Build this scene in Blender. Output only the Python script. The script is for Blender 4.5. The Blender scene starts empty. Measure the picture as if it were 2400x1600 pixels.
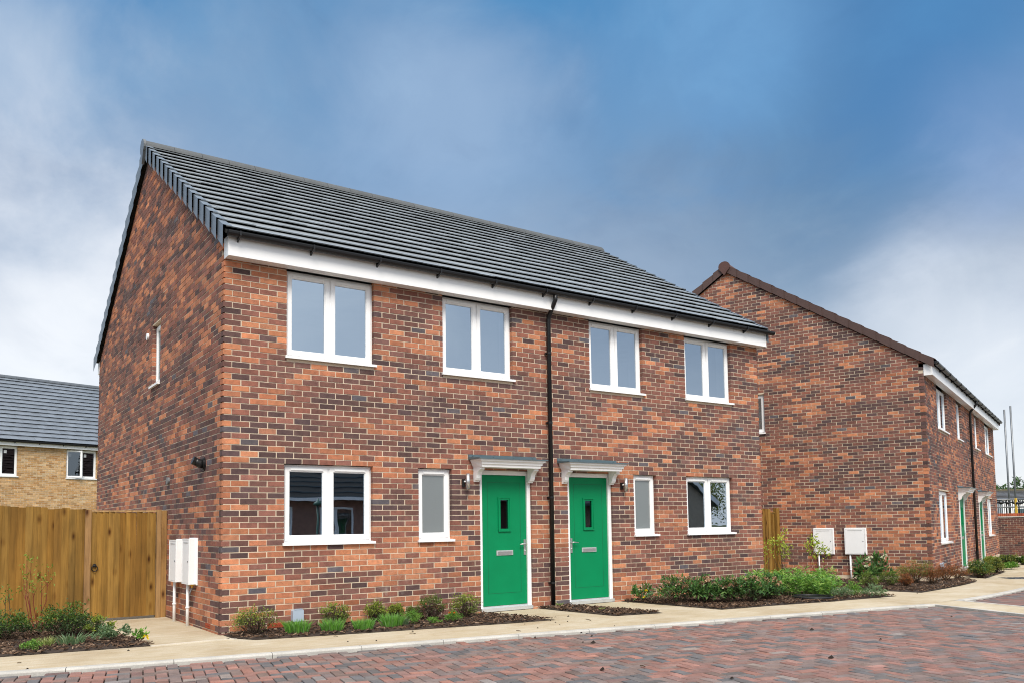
import bpy, math, random
import numpy as np
from mathutils import Vector, Matrix

random.seed(11)
RNG = np.random.default_rng(5)
sc = bpy.context.scene
COL = sc.collection

# ---------------------------------------------------------------- camera
CAM = np.array([-2.91118, -10.24099, 1.29607])
YAW, PITCH, ROLL, FPX, CY = 0.611261, 0.072517, -0.0143812, 1963.84, 1087.81
_f = np.array([math.sin(YAW) * math.cos(PITCH), math.cos(YAW) * math.cos(PITCH), math.sin(PITCH)])
_r = np.array([math.cos(YAW), -math.sin(YAW), 0.0])
_u = np.cross(_r, _f)
_r, _u = _r * math.cos(ROLL) + _u * math.sin(ROLL), -_r * math.sin(ROLL) + _u * math.cos(ROLL)
cam = bpy.data.cameras.new("camera")
cam.sensor_width = 36.0
cam.sensor_fit = 'HORIZONTAL'
cam.lens = 36.0 * FPX / 2400.0
cam.shift_y = (CY - 800.0) / 2400.0
cam.clip_start = 0.1
cam.clip_end = 2000
cam.dof.use_dof = False
cam.dof.focus_distance = 12.0
cam.dof.aperture_fstop = 2.0
camo = bpy.data.objects.new("camera", cam)
COL.objects.link(camo)
M = Matrix.Identity(4)
for i in range(3):
    M[i][0], M[i][1], M[i][2], M[i][3] = _r[i], _u[i], -_f[i], CAM[i]
camo.matrix_world = M
sc.camera = camo


def ground_z(x):
    t = min(max((x - 8.0) / 8.0, 0.0), 1.0)
    return 0.05 - 0.13 * t * t * (3 - 2 * t)


def ray_dir(u, v):
    return _f + _r * (u - 1200.0) / FPX - _u * (v - CY) / FPX


def ground_at(u, v, dz=0.0):
    """the point of the ground seen at a pixel of the photograph"""
    d = ray_dir(u, v)
    z = 0.05
    for _ in range(12):
        p = CAM + d * ((z + dz - CAM[2]) / d[2])
        z = 0.5 * z + 0.5 * ground_z(p[0])
    return p


def to_px(p):
    d = np.asarray(p) - CAM
    z = d @ _f
    if z < 0.2:
        return None
    return 1200 + FPX * (d @ _r) / z, CY - FPX * (d @ _u) / z


def depth_of(p):
    return float((np.asarray(p) - CAM) @ _f)


# ---------------------------------------------------------------- world, sun, exposure
SUN_EL, SUN_AZ = math.radians(48), math.radians(205)   # azimuth clockwise from +y
world = bpy.data.worlds.new("World")
sc.world = world
world.use_nodes = True
nt = world.node_tree
nt.nodes.clear()


def N(tree, typ, **kw):
    n = tree.nodes.new(typ)
    for k, v in kw.items():
        if k.startswith('i_'):
            n.inputs[k[2:].replace('_', ' ')].default_value = v
        else:
            setattr(n, k, v)
    return n


def L(tree, a, b):
    tree.links.new(a, b)


def math_node(tree, op, a, b=None, clamp=False):
    n = tree.nodes.new('ShaderNodeMath')
    n.operation = op
    n.use_clamp = clamp
    for i, x in enumerate((a, b)):
        if x is None:
            continue
        if hasattr(x, 'default_value'):
            tree.links.new(x, n.inputs[i])
        else:
            n.inputs[i].default_value = x
    return n.outputs[0]


def mix_rgb(tree, fac, a, b, blend='MIX'):
    n = tree.nodes.new('ShaderNodeMix')
    n.data_type = 'RGBA'
    n.blend_type = blend
    for sock, x in ((n.inputs[0], fac), (n.inputs[6], a), (n.inputs[7], b)):
        if hasattr(x, 'default_value'):
            tree.links.new(x, sock)
        else:
            sock.default_value = x if not isinstance(x, tuple) or len(x) == 4 else (*x, 1)
    return n.outputs[2]


def ramp(tree, fac, stops, interp='LINEAR'):
    n = tree.nodes.new('ShaderNodeValToRGB')
    n.color_ramp.interpolation = interp
    el = n.color_ramp.elements
    while len(el) < len(stops):
        el.new(0.5)
    for e, (p, c) in zip(el, stops):
        e.position = p
        e.color = (*c, 1) if len(c) == 3 else c
    if fac is not None:
        tree.links.new(fac, n.inputs[0])
    return n.outputs[0]


tc = N(nt, 'ShaderNodeTexCoord')
sky = N(nt, 'ShaderNodeTexSky', sky_type='NISHITA', sun_disc=False, sun_elevation=SUN_EL, sun_rotation=SUN_AZ,
        air_density=1.0, dust_density=1.0, ozone_density=1.5)
sep = N(nt, 'ShaderNodeSeparateXYZ')
L(nt, tc.outputs['Generated'], sep.inputs[0])
elev = math_node(nt, 'MAXIMUM', sep.outputs[2], 0.0)
den = math_node(nt, 'ADD', elev, 0.30)
cx = math_node(nt, 'DIVIDE', sep.outputs[0], den)
cyy = math_node(nt, 'DIVIDE', sep.outputs[1], den)
comb = N(nt, 'ShaderNodeCombineXYZ')
L(nt, cx, comb.inputs[0])
L(nt, cyy, comb.inputs[1])
n1 = N(nt, 'ShaderNodeTexNoise', i_Scale=1.15, i_Detail=5.0, i_Roughness=0.5, i_Distortion=0.25)
n2 = N(nt, 'ShaderNodeTexNoise', i_Scale=2.9, i_Detail=6.0, i_Roughness=0.52, i_Distortion=0.3)
mp = N(nt, 'ShaderNodeMapping')
mp.inputs['Location'].default_value = (3.1, 1.7, 0.0)
L(nt, comb.outputs[0], mp.inputs[0])
L(nt, mp.outputs[0], n1.inputs['Vector'])
L(nt, mp.outputs[0], n2.inputs['Vector'])
cl = math_node(nt, 'ADD', math_node(nt, 'MULTIPLY', n1.outputs[0], 0.65), math_node(nt, 'MULTIPLY', n2.outputs[0], 0.35))
# overcast tone: white low over the horizon, blue-grey cloud above, paler again overhead
wob = math_node(nt, 'MULTIPLY', math_node(nt, 'SUBTRACT', cl, 0.5), 0.24)
tone_pos = math_node(nt, 'ADD', elev, wob)
tone = ramp(nt, tone_pos, [(0.0, (0.45, 0.46, 0.48)), (0.08, (0.42, 0.437, 0.465)), (0.16, (0.31, 0.342, 0.39)), (0.25, (0.195, 0.238, 0.300)), (0.36, (0.122, 0.185, 0.276)),
                           (0.46, (0.064, 0.152, 0.272)), (0.56, (0.036, 0.128, 0.260)), (0.70, (0.34, 0.40, 0.48)), (1.0, (0.86, 0.88, 0.92))], 'LINEAR')
fb_ = N(nt, 'ShaderNodeTexNoise', i_Scale=3.4, i_Detail=7.0, i_Roughness=0.56, i_Distortion=0.35)
mp2 = N(nt, 'ShaderNodeMapping')
mp2.inputs['Scale'].default_value = (1.0, 1.0, 1.35)
mp2.inputs['Location'].default_value = (0.4, 2.3, 0.7)
L(nt, tc.outputs['Generated'], mp2.inputs[0])
L(nt, mp2.outputs[0], fb_.inputs['Vector'])
ragged = math_node(nt, 'MULTIPLY', math_node(nt, 'SUBTRACT', fb_.outputs[0], 0.5), 2.4)
clouds = mix_rgb(nt, ramp(nt, fb_.outputs[0], [(0.42, (0.0, 0.0, 0.0)), (0.72, (0.26, 0.26, 0.26))], 'EASE'), tone, (0.36, 0.40, 0.46))
# single cloud masses: where they stand, half-width in degrees, colour, cover
for (u_, v_, wd_, cc_, am_) in [(1950, 470, 16, (0.060, 0.114, 0.184), 0.85), (1380, 560, 11, (0.150, 0.195, 0.258), 0.7), (2200, 110, 13, (0.024, 0.104, 0.240), 0.75),
                                (1250, 10, 15, (0.034, 0.128, 0.262), 0.7), (700, 120, 11, (0.072, 0.158, 0.272), 0.65), (420, 330, 10, (0.140, 0.198, 0.282), 0.7), (1000, 180, 9, (0.080, 0.150, 0.255), 0.6),
                                (1690, 100, 7, (0.085, 0.190, 0.335), 0.55), (1040, 320, 8, (0.175, 0.245, 0.345), 0.7), (0, 80, 9, (0.265, 0.315, 0.385), 0.9),
                                (70, 560, 11, (0.31, 0.345, 0.40), 0.8), (60, 830, 13, (0.47, 0.48, 0.495), 0.95), (2330, 840, 11, (0.42, 0.438, 0.465), 0.85), (2400, 320, 6, (0.095, 0.165, 0.29), 0.7)]:
    dd_ = ray_dir(u_, v_)
    dd_ = dd_ / np.linalg.norm(dd_)
    dp = N(nt, 'ShaderNodeVectorMath', operation='DOT_PRODUCT')
    L(nt, tc.outputs['Generated'], dp.inputs[0])
    dp.inputs[1].default_value = tuple(dd_)
    t_ = math_node(nt, 'DIVIDE', math_node(nt, 'SUBTRACT', 1.0, dp.outputs['Value']), 1 - math.cos(math.radians(wd_)))
    t_ = math_node(nt, 'SUBTRACT', math_node(nt, 'ADD', 0.75, ragged), math_node(nt, 'POWER', math_node(nt, 'MAXIMUM', t_, 0.0), 0.6))
    mr = N(nt, 'ShaderNodeMapRange', interpolation_type='SMOOTHSTEP')
    mr.inputs['From Min'].default_value = -0.55
    mr.inputs['From Max'].default_value = 0.85
    mr.inputs['To Max'].default_value = am_
    L(nt, t_, mr.inputs['Value'])
    clouds = mix_rgb(nt, mr.outputs[0], clouds, cc_)
glow = N(nt, 'ShaderNodeVectorMath', operation='DOT_PRODUCT')
L(nt, tc.outputs['Generated'], glow.inputs[0])
glow.inputs[1].default_value = (math.sin(SUN_AZ) * math.cos(SUN_EL), math.cos(SUN_AZ) * math.cos(SUN_EL), math.sin(SUN_EL))
gm_ = N(nt, 'ShaderNodeMapRange', interpolation_type='SMOOTHSTEP')
gm_.inputs['From Min'].default_value = 0.25
gm_.inputs['From Max'].default_value = 1.0
gm_.inputs['To Max'].default_value = 0.75
L(nt, glow.outputs['Value'], gm_.inputs['Value'])
clouds = mix_rgb(nt, gm_.outputs[0], clouds, (0.74, 0.77, 0.80))
fine_ = N(nt, 'ShaderNodeTexNoise', i_Scale=5.5, i_Detail=8.0, i_Roughness=0.6, i_Distortion=0.5)
L(nt, mp2.outputs[0], fine_.inputs['Vector'])
clouds = mix_rgb(nt, 1.0, clouds, ramp(nt, fine_.outputs[0], [(0.30, (0.89, 0.90, 0.92)), (0.50, (1.0, 1.0, 1.0)), (0.72, (1.11, 1.09, 1.06))], 'EASE'), 'MULTIPLY')
nish = mix_rgb(nt, 1.0, sky.outputs[0], (0.09, 0.09, 0.09), 'MULTIPLY')
col = mix_rgb(nt, 0.10, clouds, nish)
bg = N(nt, 'ShaderNodeBackground')
bg.inputs['Strength'].default_value = 0.88
L(nt, col, bg.inputs['Color'])
wo = N(nt, 'ShaderNodeOutputWorld')
L(nt, bg.outputs[0], wo.inputs[0])

sun = bpy.data.lights.new("sun", 'SUN')
sun.energy = 1.5
sun.angle = math.radians(25)
sun.color = (1.0, 0.93, 0.83)
suno = bpy.data.objects.new("sun", sun)
COL.objects.link(suno)
sdir = Vector((math.sin(SUN_AZ) * math.cos(SUN_EL), math.cos(SUN_AZ) * math.cos(SUN_EL), math.sin(SUN_EL)))
suno.rotation_euler = (-sdir).to_track_quat('-Z', 'Y').to_euler()
suno.location = (0, -20, 30)

sc.view_settings.view_transform = 'Standard'
sc.view_settings.look = 'None'
sc.view_settings.exposure = 1.22
sc.view_settings.gamma = 1.0
sc.view_settings.use_curve_mapping = False
sc.render.engine = 'CYCLES'
sc.cycles.use_denoising = True
sc.cycles.filter_width = 1.05
sc.cycles.max_bounces = 7
sc.cycles.transparent_max_bounces = 10
sc.cycles.sample_clamp_indirect = 6.0


# ---------------------------------------------------------------- mesh helper
class MB:
    def __init__(self):
        self.v, self.f, self.c = [], [], []

    def add(self, verts, faces, col=(1, 1, 1)):
        b = len(self.v)
        self.v += [tuple(map(float, p)) for p in verts]
        for f in faces:
            self.f.append(tuple(i + b for i in f))
            self.c.append(col)
        return self

    def box(self, x0, x1, y0, y1, z0, z1, col=(1, 1, 1)):
        return self.add([(x0, y0, z0), (x1, y0, z0), (x1, y1, z0), (x0, y1, z0), (x0, y0, z1), (x1, y0, z1), (x1, y1, z1), (x0, y1, z1)],
                        [(0, 3, 2, 1), (4, 5, 6, 7), (0, 1, 5, 4), (1, 2, 6, 5), (2, 3, 7, 6), (3, 0, 4, 7)], col)

    def prism(self, poly, fn, d0, d1, col=(1, 1, 1)):
        """a 2-D outline swept between two depths; fn(s, t, d) gives the point"""
        n = len(poly)
        v = [fn(s, t, d0) for s, t in poly] + [fn(s, t, d1) for s, t in poly]
        f = [tuple(range(n)), tuple(range(2 * n - 1, n - 1, -1))]
        f += [(i, i + n, (i + 1) % n + n, (i + 1) % n) for i in range(n)]
        return self.add(v, f, col)

    def tube(self, path, r, n=8, col=(1, 1, 1), caps=True):
        path = [Vector(p) for p in path]
        rs = r if isinstance(r, (list, tuple)) else [r] * len(path)
        rings = []
        side = None
        for i, p in enumerate(path):
            a = path[max(i - 1, 0)]
            b = path[min(i + 1, len(path) - 1)]
            t = (b - a).normalized()
            ref = side if side is not None else (Vector((0, 0, 1)) if abs(t.z) < 0.9 else Vector((1, 0, 0)))
            s = (ref - t * ref.dot(t)).normalized()
            side = s
            w = t.cross(s)
            rings.append([p + (s * math.cos(2 * math.pi * k / n) + w * math.sin(2 * math.pi * k / n)) * rs[i] for k in range(n)])
        v = [q for ring in rings for q in ring]
        f = []
        for i in range(len(path) - 1):
            for k in range(n):
                f.append((i * n + k, i * n + (k + 1) % n, (i + 1) * n + (k + 1) % n, (i + 1) * n + k))
        if caps:
            f.append(tuple(range(n - 1, -1, -1)))
            f.append(tuple((len(path) - 1) * n + k for k in range(n)))
        return self.add(v, f, col)

    def build(self, name, mat, parent=None, smooth=False, loc=None, recentre=False):
        v = self.v
        if recentre and v:
            a = np.array(v)
            c = (a.min(0) + a.max(0)) / 2
            v = (a - c).tolist()
            loc = tuple(c)
        me = bpy.data.meshes.new(name)
        me.from_pydata(v, [], self.f)
        at = me.attributes.new('Col', 'FLOAT_COLOR', 'FACE')
        cc = np.ones((len(self.f), 4), dtype=np.float32)
        if self.c:
            cc[:, :3] = np.array(self.c, dtype=np.float32)
        at.data.foreach_set('color', cc.ravel())
        if smooth:
            me.polygons.foreach_set('use_smooth', [True] * len(me.polygons))
        me.materials.append(mat)
        me.update()
        o = bpy.data.objects.new(name, me)
        COL.objects.link(o)
        if parent is not None:
            o.parent = parent
        if loc is not None:
            o.location = loc
        return o


def tag(o, label=None, cat=None, group=None, kind=None):
    if label:
        o['label'] = label
    if cat:
        o['category'] = cat
    if group:
        o['group'] = group
    if kind:
        o['kind'] = kind
    return o


def thing(name, label, cat, loc=(0, 0, 0), rz=0.0, group=None):
    o = bpy.data.objects.new(name, None)
    o.empty_display_size = 0.2
    COL.objects.link(o)
    o.location = loc
    o.rotation_euler = (0, 0, rz)
    return tag(o, label, cat, group)


def root_matrix(o):
    return np.array(Matrix.Translation(o.location) @ Matrix.Rotation(o.rotation_euler[2], 4, 'Z'))


def shown_area(pts, Mw=None):
    """how large an outline shows in the photograph; 0 outside the frame"""
    q = []
    for p in pts:
        p = np.array(p)
        if Mw is not None:
            p = Mw[:3, :3] @ p + Mw[:3, 3]
        s = to_px(p)
        if s is None:
            return 0.0
        q.append(s)
    cx_, cy_ = sum(a for a, b in q) / len(q), sum(b for a, b in q) / len(q)
    if not (0 < cx_ < 2400 and 0 < cy_ < 1600):
        return 0.0
    return abs(sum(q[i][0] * q[(i + 1) % len(q)][1] - q[(i + 1) % len(q)][0] * q[i][1] for i in range(len(q)))) / 2


def pieces(items, name, mat, parent, Mw=None, limit=300, rest=None, hidden=None):
    """items: (verts, faces, colour, outline that faces the camera). The largest in view become parts, the rest one mass."""
    size = []
    for it in items:
        a = shown_area(it[3], Mw)
        if hidden and a and hidden(it[3], Mw):
            a = 0.0
        size.append(a)
    order = sorted(range(len(items)), key=lambda i: -size[i])
    single = set(i for i in order[:limit] if size[i] > 0)
    mass = MB()
    for i, (v, f, c, _) in enumerate(items):
        if i in single:
            MB().add(v, f, c).build(name, mat, parent, recentre=True)
        else:
            mass.add(v, f, c)
    if mass.v:
        o = mass.build(rest or name + '_field', mat, parent)
        o['kind'] = 'stuff'


# ---------------------------------------------------------------- materials
def new_mat(name):
    m = bpy.data.materials.new(name)
    m.use_nodes = True
    t = m.node_tree
    t.nodes.clear()
    out = t.nodes.new('ShaderNodeOutputMaterial')
    b = t.nodes.new('ShaderNodeBsdfPrincipled')
    t.links.new(b.outputs[0], out.inputs[0])
    return m, t, b, out


def noise(t, vec, scale, detail=4.0, rough=0.55, dist=0.0):
    n = N(t, 'ShaderNodeTexNoise', i_Scale=scale, i_Detail=detail, i_Roughness=rough, i_Distortion=dist)
    t.links.new(vec, n.inputs['Vector'])
    return n.outputs[0]


def pos(t, scale=None):
    g = t.nodes.new('ShaderNodeNewGeometry')
    if scale is None:
        return g.outputs['Position']
    m = t.nodes.new('ShaderNodeMapping')
    m.inputs['Scale'].default_value = scale
    t.links.new(g.outputs['Position'], m.inputs[0])
    return m.outputs[0]


def bump(t, b, height, strength, dist=0.01):
    n = t.nodes.new('ShaderNodeBump')
    n.inputs['Strength'].default_value = strength
    n.inputs['Distance'].default_value = dist
    t.links.new(height, n.inputs['Height'])
    t.links.new(n.outputs[0], b.inputs['Normal'])


def plain(name, colr, rough=0.5, var=0.06, scale=3.0, attr=False, metal=0.0, spec=0.5, bmp=0.0, bscale=60.0, bdist=0.003, fine=0.0):
    m, t, b, out = new_mat(name)
    p = pos(t)
    n = noise(t, p, scale, 5.0)
    f = ramp(t, n, [(0.3, (1 - var,) * 3), (0.7, (1 + var,) * 3)])
    if attr:
        a = N(t, 'ShaderNodeAttribute', attribute_name='Col')
        base = mix_rgb(t, 1.0, a.outputs['Color'], colr, 'MULTIPLY')
    else:
        base = (*colr, 1)
    c = mix_rgb(t, 1.0, base, f, 'MULTIPLY')
    if fine:
        c = mix_rgb(t, 1.0, c, ramp(t, noise(t, p, scale * 25, 3.0), [(0.3, (1 - fine,) * 3), (0.7, (1 + fine,) * 3)]), 'MULTIPLY')
    t.links.new(c, b.inputs['Base Color'])
    b.inputs['Roughness'].default_value = rough
    b.inputs['Metallic'].default_value = metal
    b.inputs['Specular IOR Level'].default_value = spec
    if bmp:
        bump(t, b, noise(t, p, bscale, 4.0), bmp, bdist)
    return m


def brick_mat(name, bloom=1.0):
    m, t, b, out = new_mat(name)
    p = pos(t)
    a = N(t, 'ShaderNodeAttribute', attribute_name='Col')
    mott = ramp(t, noise(t, p, 13.0, 5.0, 0.6), [(0.25, (0.70, 0.70, 0.72)), (0.5, (1.0, 1.0, 1.0)), (0.78, (1.30, 1.22, 1.16))])
    c = mix_rgb(t, 1.0, a.outputs['Color'], mott, 'MULTIPLY')
    speck = ramp(t, noise(t, p, 110.0, 2.0), [(0.30, (0.55, 0.55, 0.55)), (0.42, (1, 1, 1)), (0.75, (1.12, 1.1, 1.08))])
    c = mix_rgb(t, 0.8, c, speck, 'MULTIPLY')
    # lime bloom and mortar smears
    big = ramp(t, noise(t, p, 0.75, 4.0, 0.6), [(0.56, (0, 0, 0)), (0.74, (1, 1, 1))])
    sm = ramp(t, noise(t, p, 9.0, 6.0, 0.7), [(0.50, (0, 0, 0)), (0.72, (1, 1, 1))])
    fac = mix_rgb(t, 1.0, big, sm, 'MULTIPLY')
    fac = math_node(t, 'MULTIPLY', fac, 0.58 * bloom)
    c = mix_rgb(t, fac, c, (0.50, 0.44, 0.38))
    t.links.new(c, b.inputs['Base Color'])
    b.inputs['Roughness'].default_value = 0.85
    b.inputs['Specular IOR Level'].default_value = 0.25
    bump(t, b, noise(t, p, 70.0, 4.0), 0.35, 0.004)
    return m


MAT = {}
MAT['brick'] = brick_mat('facing_brick')
MAT['buff_brick'] = brick_mat('buff_brick', 0.35)
MAT['mortar'] = plain('mortar', (0.62, 0.51, 0.385), 0.95, 0.12, 2.5, bmp=0.2, bscale=90)
MAT['pvc'] = plain('white_pvc', (0.87, 0.87, 0.87), 0.32, 0.02, 2.0, spec=0.45)
MAT['box_pvc'] = plain('meter_box_white', (0.86, 0.87, 0.88), 0.45, 0.03, 3.0, fine=0.02)
MAT['plaster'] = plain('white_plaster', (0.72, 0.71, 0.68), 0.9, 0.03)
MAT['interior'] = plain('room_paint', (0.60, 0.60, 0.58), 0.9, 0.05)
MAT['dark_interior'] = plain('dark_room', (0.10, 0.10, 0.10), 0.9, 0.2)
MAT['black'] = plain('black_plastic', (0.010, 0.010, 0.011), 0.38, 0.1, 4.0, spec=0.4)
MAT['door'] = plain('green_door', (0.0006, 0.215, 0.080), 0.5, 0.05, 4.0, bmp=0.12, bscale=40, spec=0.2)
MAT['groove_shade'] = plain('door_green_shaded', (0.0006, 0.09, 0.035), 0.6, 0.05)  # door green darkened: the shade of the panel grooves put into the colour
MAT['chrome'] = plain('brushed_metal', (0.66, 0.66, 0.66), 0.30, 0.02, 6.0, metal=0.85)
MAT['silver'] = plain('satin_silver', (0.62, 0.64, 0.65), 0.35, 0.05, 8.0, metal=0.45)
MAT['lead'] = plain('grey_flashing', (0.085, 0.125, 0.145), 0.42, 0.10, 5.0, spec=0.4)
MAT['tile'] = plain('grey_roof_tile', (1, 1, 1), 0.30, 0.12, 6.0, attr=True, bmp=0.25, bscale=120, bdist=0.002, spec=1.0, fine=0.15)
MAT['ridge'] = plain('ridge_tile_grey', (1, 1, 1), 0.65, 0.10, 6.0, attr=True, spec=0.3, fine=0.10)
MAT['brown_tile'] = plain('brown_roof_tile', (1, 1, 1), 0.7, 0.12, 6.0, attr=True, bmp=0.3, bscale=120, bdist=0.002, fine=0.06)
MAT['verge'] = plain('verge_cap_grey', (0.135, 0.165, 0.20), 0.38, 0.08, 6.0)
MAT['felt'] = plain('dark_underside', (0.012, 0.012, 0.013), 0.9, 0.1)
MAT['kerb'] = plain('concrete_kerb', (0.46, 0.44, 0.40), 0.9, 0.16, 3.0, bmp=0.3, bscale=80, fine=0.10)
MAT['paver'] = plain('block_paver', (1, 1, 1), 0.8, 0.22, 7.0, attr=True, bmp=0.45, bscale=110, bdist=0.004, spec=0.35, fine=0.14)
MAT['joint_sand'] = plain('jointing_sand', (0.030, 0.026, 0.024), 0.95, 0.3, 9.0, fine=0.3)
MAT['grey_box'] = plain('grey_outlet_box', (0.40, 0.47, 0.56), 0.35, 0.03)
MAT['airbrick'] = plain('terracotta', (0.30, 0.055, 0.02), 0.8, 0.15, 20.0)
MAT['steel'] = plain('galvanised_steel', (0.22, 0.23, 0.24), 0.45, 0.12, 6.0, metal=0.7)
MAT['yellow'] = plain('yellow_paint', (0.75, 0.48, 0.06), 0.5)
MAT['chip'] = plain('bark_chip', (1, 1, 1), 0.9, 0.2, 30.0, attr=True, spec=0.2)
MAT['soil'] = plain('bed_soil', (0.040, 0.026, 0.018), 0.95, 0.4, 14.0, fine=0.4, bmp=0.6, bscale=40, bdist=0.02)
MAT['stem_red'] = plain('red_stem', (0.19, 0.030, 0.018), 0.6, 0.2, 20.0)
MAT['stem'] = plain('brown_stem', (0.060, 0.038, 0.022), 0.8, 0.25, 20.0)
MAT['slate_grey'] = plain('lamp_green', (0.05, 0.13, 0.10), 0.5)


def path_mat():
    m, t, b, out = new_mat('buff_paving')
    p = pos(t)
    n = noise(t, p, 0.9, 6.0, 0.6)
    c = ramp(t, n, [(0.28, (0.40, 0.320, 0.215)), (0.5, (0.50, 0.425, 0.310)), (0.72, (0.57, 0.510, 0.405))])
    st = ramp(t, noise(t, pos(t, (1.2, 5.0, 1.0)), 2.3, 6.0, 0.65), [(0.40, (1, 1, 1)), (0.62, (0.90, 0.86, 0.78)), (0.80, (1.12, 1.14, 1.18))])
    c = mix_rgb(t, 1.0, c, st, 'MULTIPLY')
    fi = ramp(t, noise(t, p, 140.0, 2.0), [(0.3, (0.82, 0.82, 0.82)), (0.7, (1.15, 1.15, 1.15))])
    c = mix_rgb(t, 0.8, c, fi, 'MULTIPLY')
    t.links.new(c, b.inputs['Base Color'])
    b.inputs['Roughness'].default_value = 0.9
    b.inputs['Specular IOR Level'].default_value = 0.2
    bump(t, b, noise(t, p, 90.0, 4.0), 0.3, 0.004)
    return m


MAT['path'] = path_mat()
MAT['edging'] = plain('pale_edging', (0.60, 0.54, 0.44), 0.9, 0.12, 4.0, fine=0.1)


def ground_mat():
    m, t, b, out = new_mat('rough_ground')
    p = pos(t)
    c = ramp(t, noise(t, p, 0.35, 6.0, 0.65), [(0.3, (0.050, 0.055, 0.022)), (0.5, (0.075, 0.085, 0.030)), (0.7, (0.14, 0.115, 0.07))])
    t.links.new(c, b.inputs['Base Color'])
    b.inputs['Roughness'].default_value = 0.95
    return m


MAT['ground'] = ground_mat()


def wood_mat():
    m, t, b, out = new_mat('treated_timber')
    a = N(t, 'ShaderNodeAttribute', attribute_name='Col')
    g = ramp(t, noise(t, pos(t, (30.0, 30.0, 1.6)), 1.0, 5.0, 0.6, 0.6), [(0.25, (0.58, 0.56, 0.52)), (0.5, (1, 1, 1)), (0.75, (1.28, 1.28, 1.25))])
    c = mix_rgb(t, 1.0, a.outputs['Color'], g, 'MULTIPLY')
    wash = ramp(t, noise(t, pos(t, (3.0, 3.0, 0.9)), 1.3, 4.0), [(0.3, (0.68, 0.68, 0.70)), (0.7, (1.18, 1.17, 1.12))])
    c = mix_rgb(t, 1.0, c, wash, 'MULTIPLY')
    vor = N(t, 'ShaderNodeTexVoronoi', i_Scale=1.0)
    t.links.new(pos(t, (6.5, 6.5, 2.6)), vor.inputs['Vector'])
    knot = ramp(t, vor.outputs['Distance'], [(0.05, (0.20, 0.12, 0.08)), (0.15, (0.75, 0.68, 0.6)), (0.24, (1, 1, 1))])
    c = mix_rgb(t, 1.0, c, knot, 'MULTIPLY')
    t.links.new(c, b.inputs['Base Color'])
    b.inputs['Roughness'].default_value = 0.75
    b.inputs['Specular IOR Level'].default_value = 0.25
    bump(t, b, noise(t, pos(t, (60.0, 60.0, 2.0)), 1.0, 4.0), 0.25, 0.003)
    return m


MAT['wood'] = wood_mat()


def glass_mat(name, refl, tint, rough=0.0):
    m, t, b, out = new_mat(name)
    t.nodes.remove(b)
    gl = N(t, 'ShaderNodeBsdfGlossy')
    gl.inputs['Roughness'].default_value = rough
    gl.inputs['Color'].default_value = (0.76, 0.88, 1.0, 1)
    tr = N(t, 'ShaderNodeBsdfTransparent')
    tr.inputs['Color'].default_value = (*tint, 1)
    lw = N(t, 'ShaderNodeLayerWeight')
    lw.inputs['Blend'].default_value = 0.35
    f = math_node(t, 'ADD', math_node(t, 'MULTIPLY', lw.outputs['Fresnel'], 0.55), refl, True)
    mx = N(t, 'ShaderNodeMixShader')
    L(t, f, mx.inputs[0])
    L(t, tr.outputs[0], mx.inputs[1])
    L(t, gl.outputs[0], mx.inputs[2])
    L(t, mx.outputs[0], out.inputs[0])
    # a faint waviness of the sheet
    bp = N(t, 'ShaderNodeBump')
    bp.inputs['Strength'].default_value = 0.02
    bp.inputs['Distance'].default_value = 0.05
    L(t, noise(t, pos(t), 1.6, 2.0), bp.inputs['Height'])
    L(t, bp.outputs[0], gl.inputs['Normal'])
    return m


MAT['glass'] = glass_mat('window_glass', 0.50, (0.62, 0.68, 0.70))
MAT['dark_glass'] = glass_mat('dark_glass', 0.10, (0.35, 0.37, 0.38))


def frosted():
    m, t, b, out = new_mat('obscure_glass')
    t.nodes.remove(b)
    d = N(t, 'ShaderNodeBsdfDiffuse')
    d.inputs['Color'].default_value = (0.30, 0.34, 0.35, 1)
    gl = N(t, 'ShaderNodeBsdfGlossy')
    gl.inputs['Roughness'].default_value = 0.30
    tr = N(t, 'ShaderNodeBsdfTranslucent')
    tr.inputs['Color'].default_value = (0.5, 0.54, 0.55, 1)
    m1 = N(t, 'ShaderNodeMixShader')
    m1.inputs[0].default_value = 0.4
    L(t, d.outputs[0], m1.inputs[1])
    L(t, tr.outputs[0], m1.inputs[2])
    m2 = N(t, 'ShaderNodeMixShader')
    m2.inputs[0].default_value = 0.22
    L(t, m1.outputs[0], m2.inputs[1])
    L(t, gl.outputs[0], m2.inputs[2])
    bp = N(t, 'ShaderNodeBump')
    bp.inputs['Strength'].default_value = 0.3
    bp.inputs['Distance'].default_value = 0.01
    L(t, noise(t, pos(t), 45.0, 2.0), bp.inputs['Height'])
    L(t, bp.outputs[0], gl.inputs['Normal'])
    L(t, m2.outputs[0], out.inputs[0])
    return m


MAT['frosted'] = frosted()


def leaf_mat(name, trans=0.25, rough=0.5, spec=0.3):
    m, t, b, out = new_mat(name)
    a = N(t, 'ShaderNodeAttribute', attribute_name='Col')
    L(t, a.outputs['Color'], b.inputs['Base Color'])
    b.inputs['Roughness'].default_value = rough
    b.inputs['Specular IOR Level'].default_value = spec
    tr = N(t, 'ShaderNodeBsdfTranslucent')
    L(t, mix_rgb(t, 1.0, a.outputs['Color'], (1.5, 1.6, 0.9), 'MULTIPLY'), tr.inputs['Color'])
    mx = N(t, 'ShaderNodeMixShader')
    mx.inputs[0].default_value = trans
    L(t, b.outputs[0], mx.inputs[1])
    L(t, tr.outputs[0], mx.inputs[2])
    L(t, mx.outputs[0], out.inputs[0])
    return m


MAT['leaf'] = leaf_mat('foliage')
MAT['petal'] = leaf_mat('petals', 0.2, 0.6, 0.2)

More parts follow.
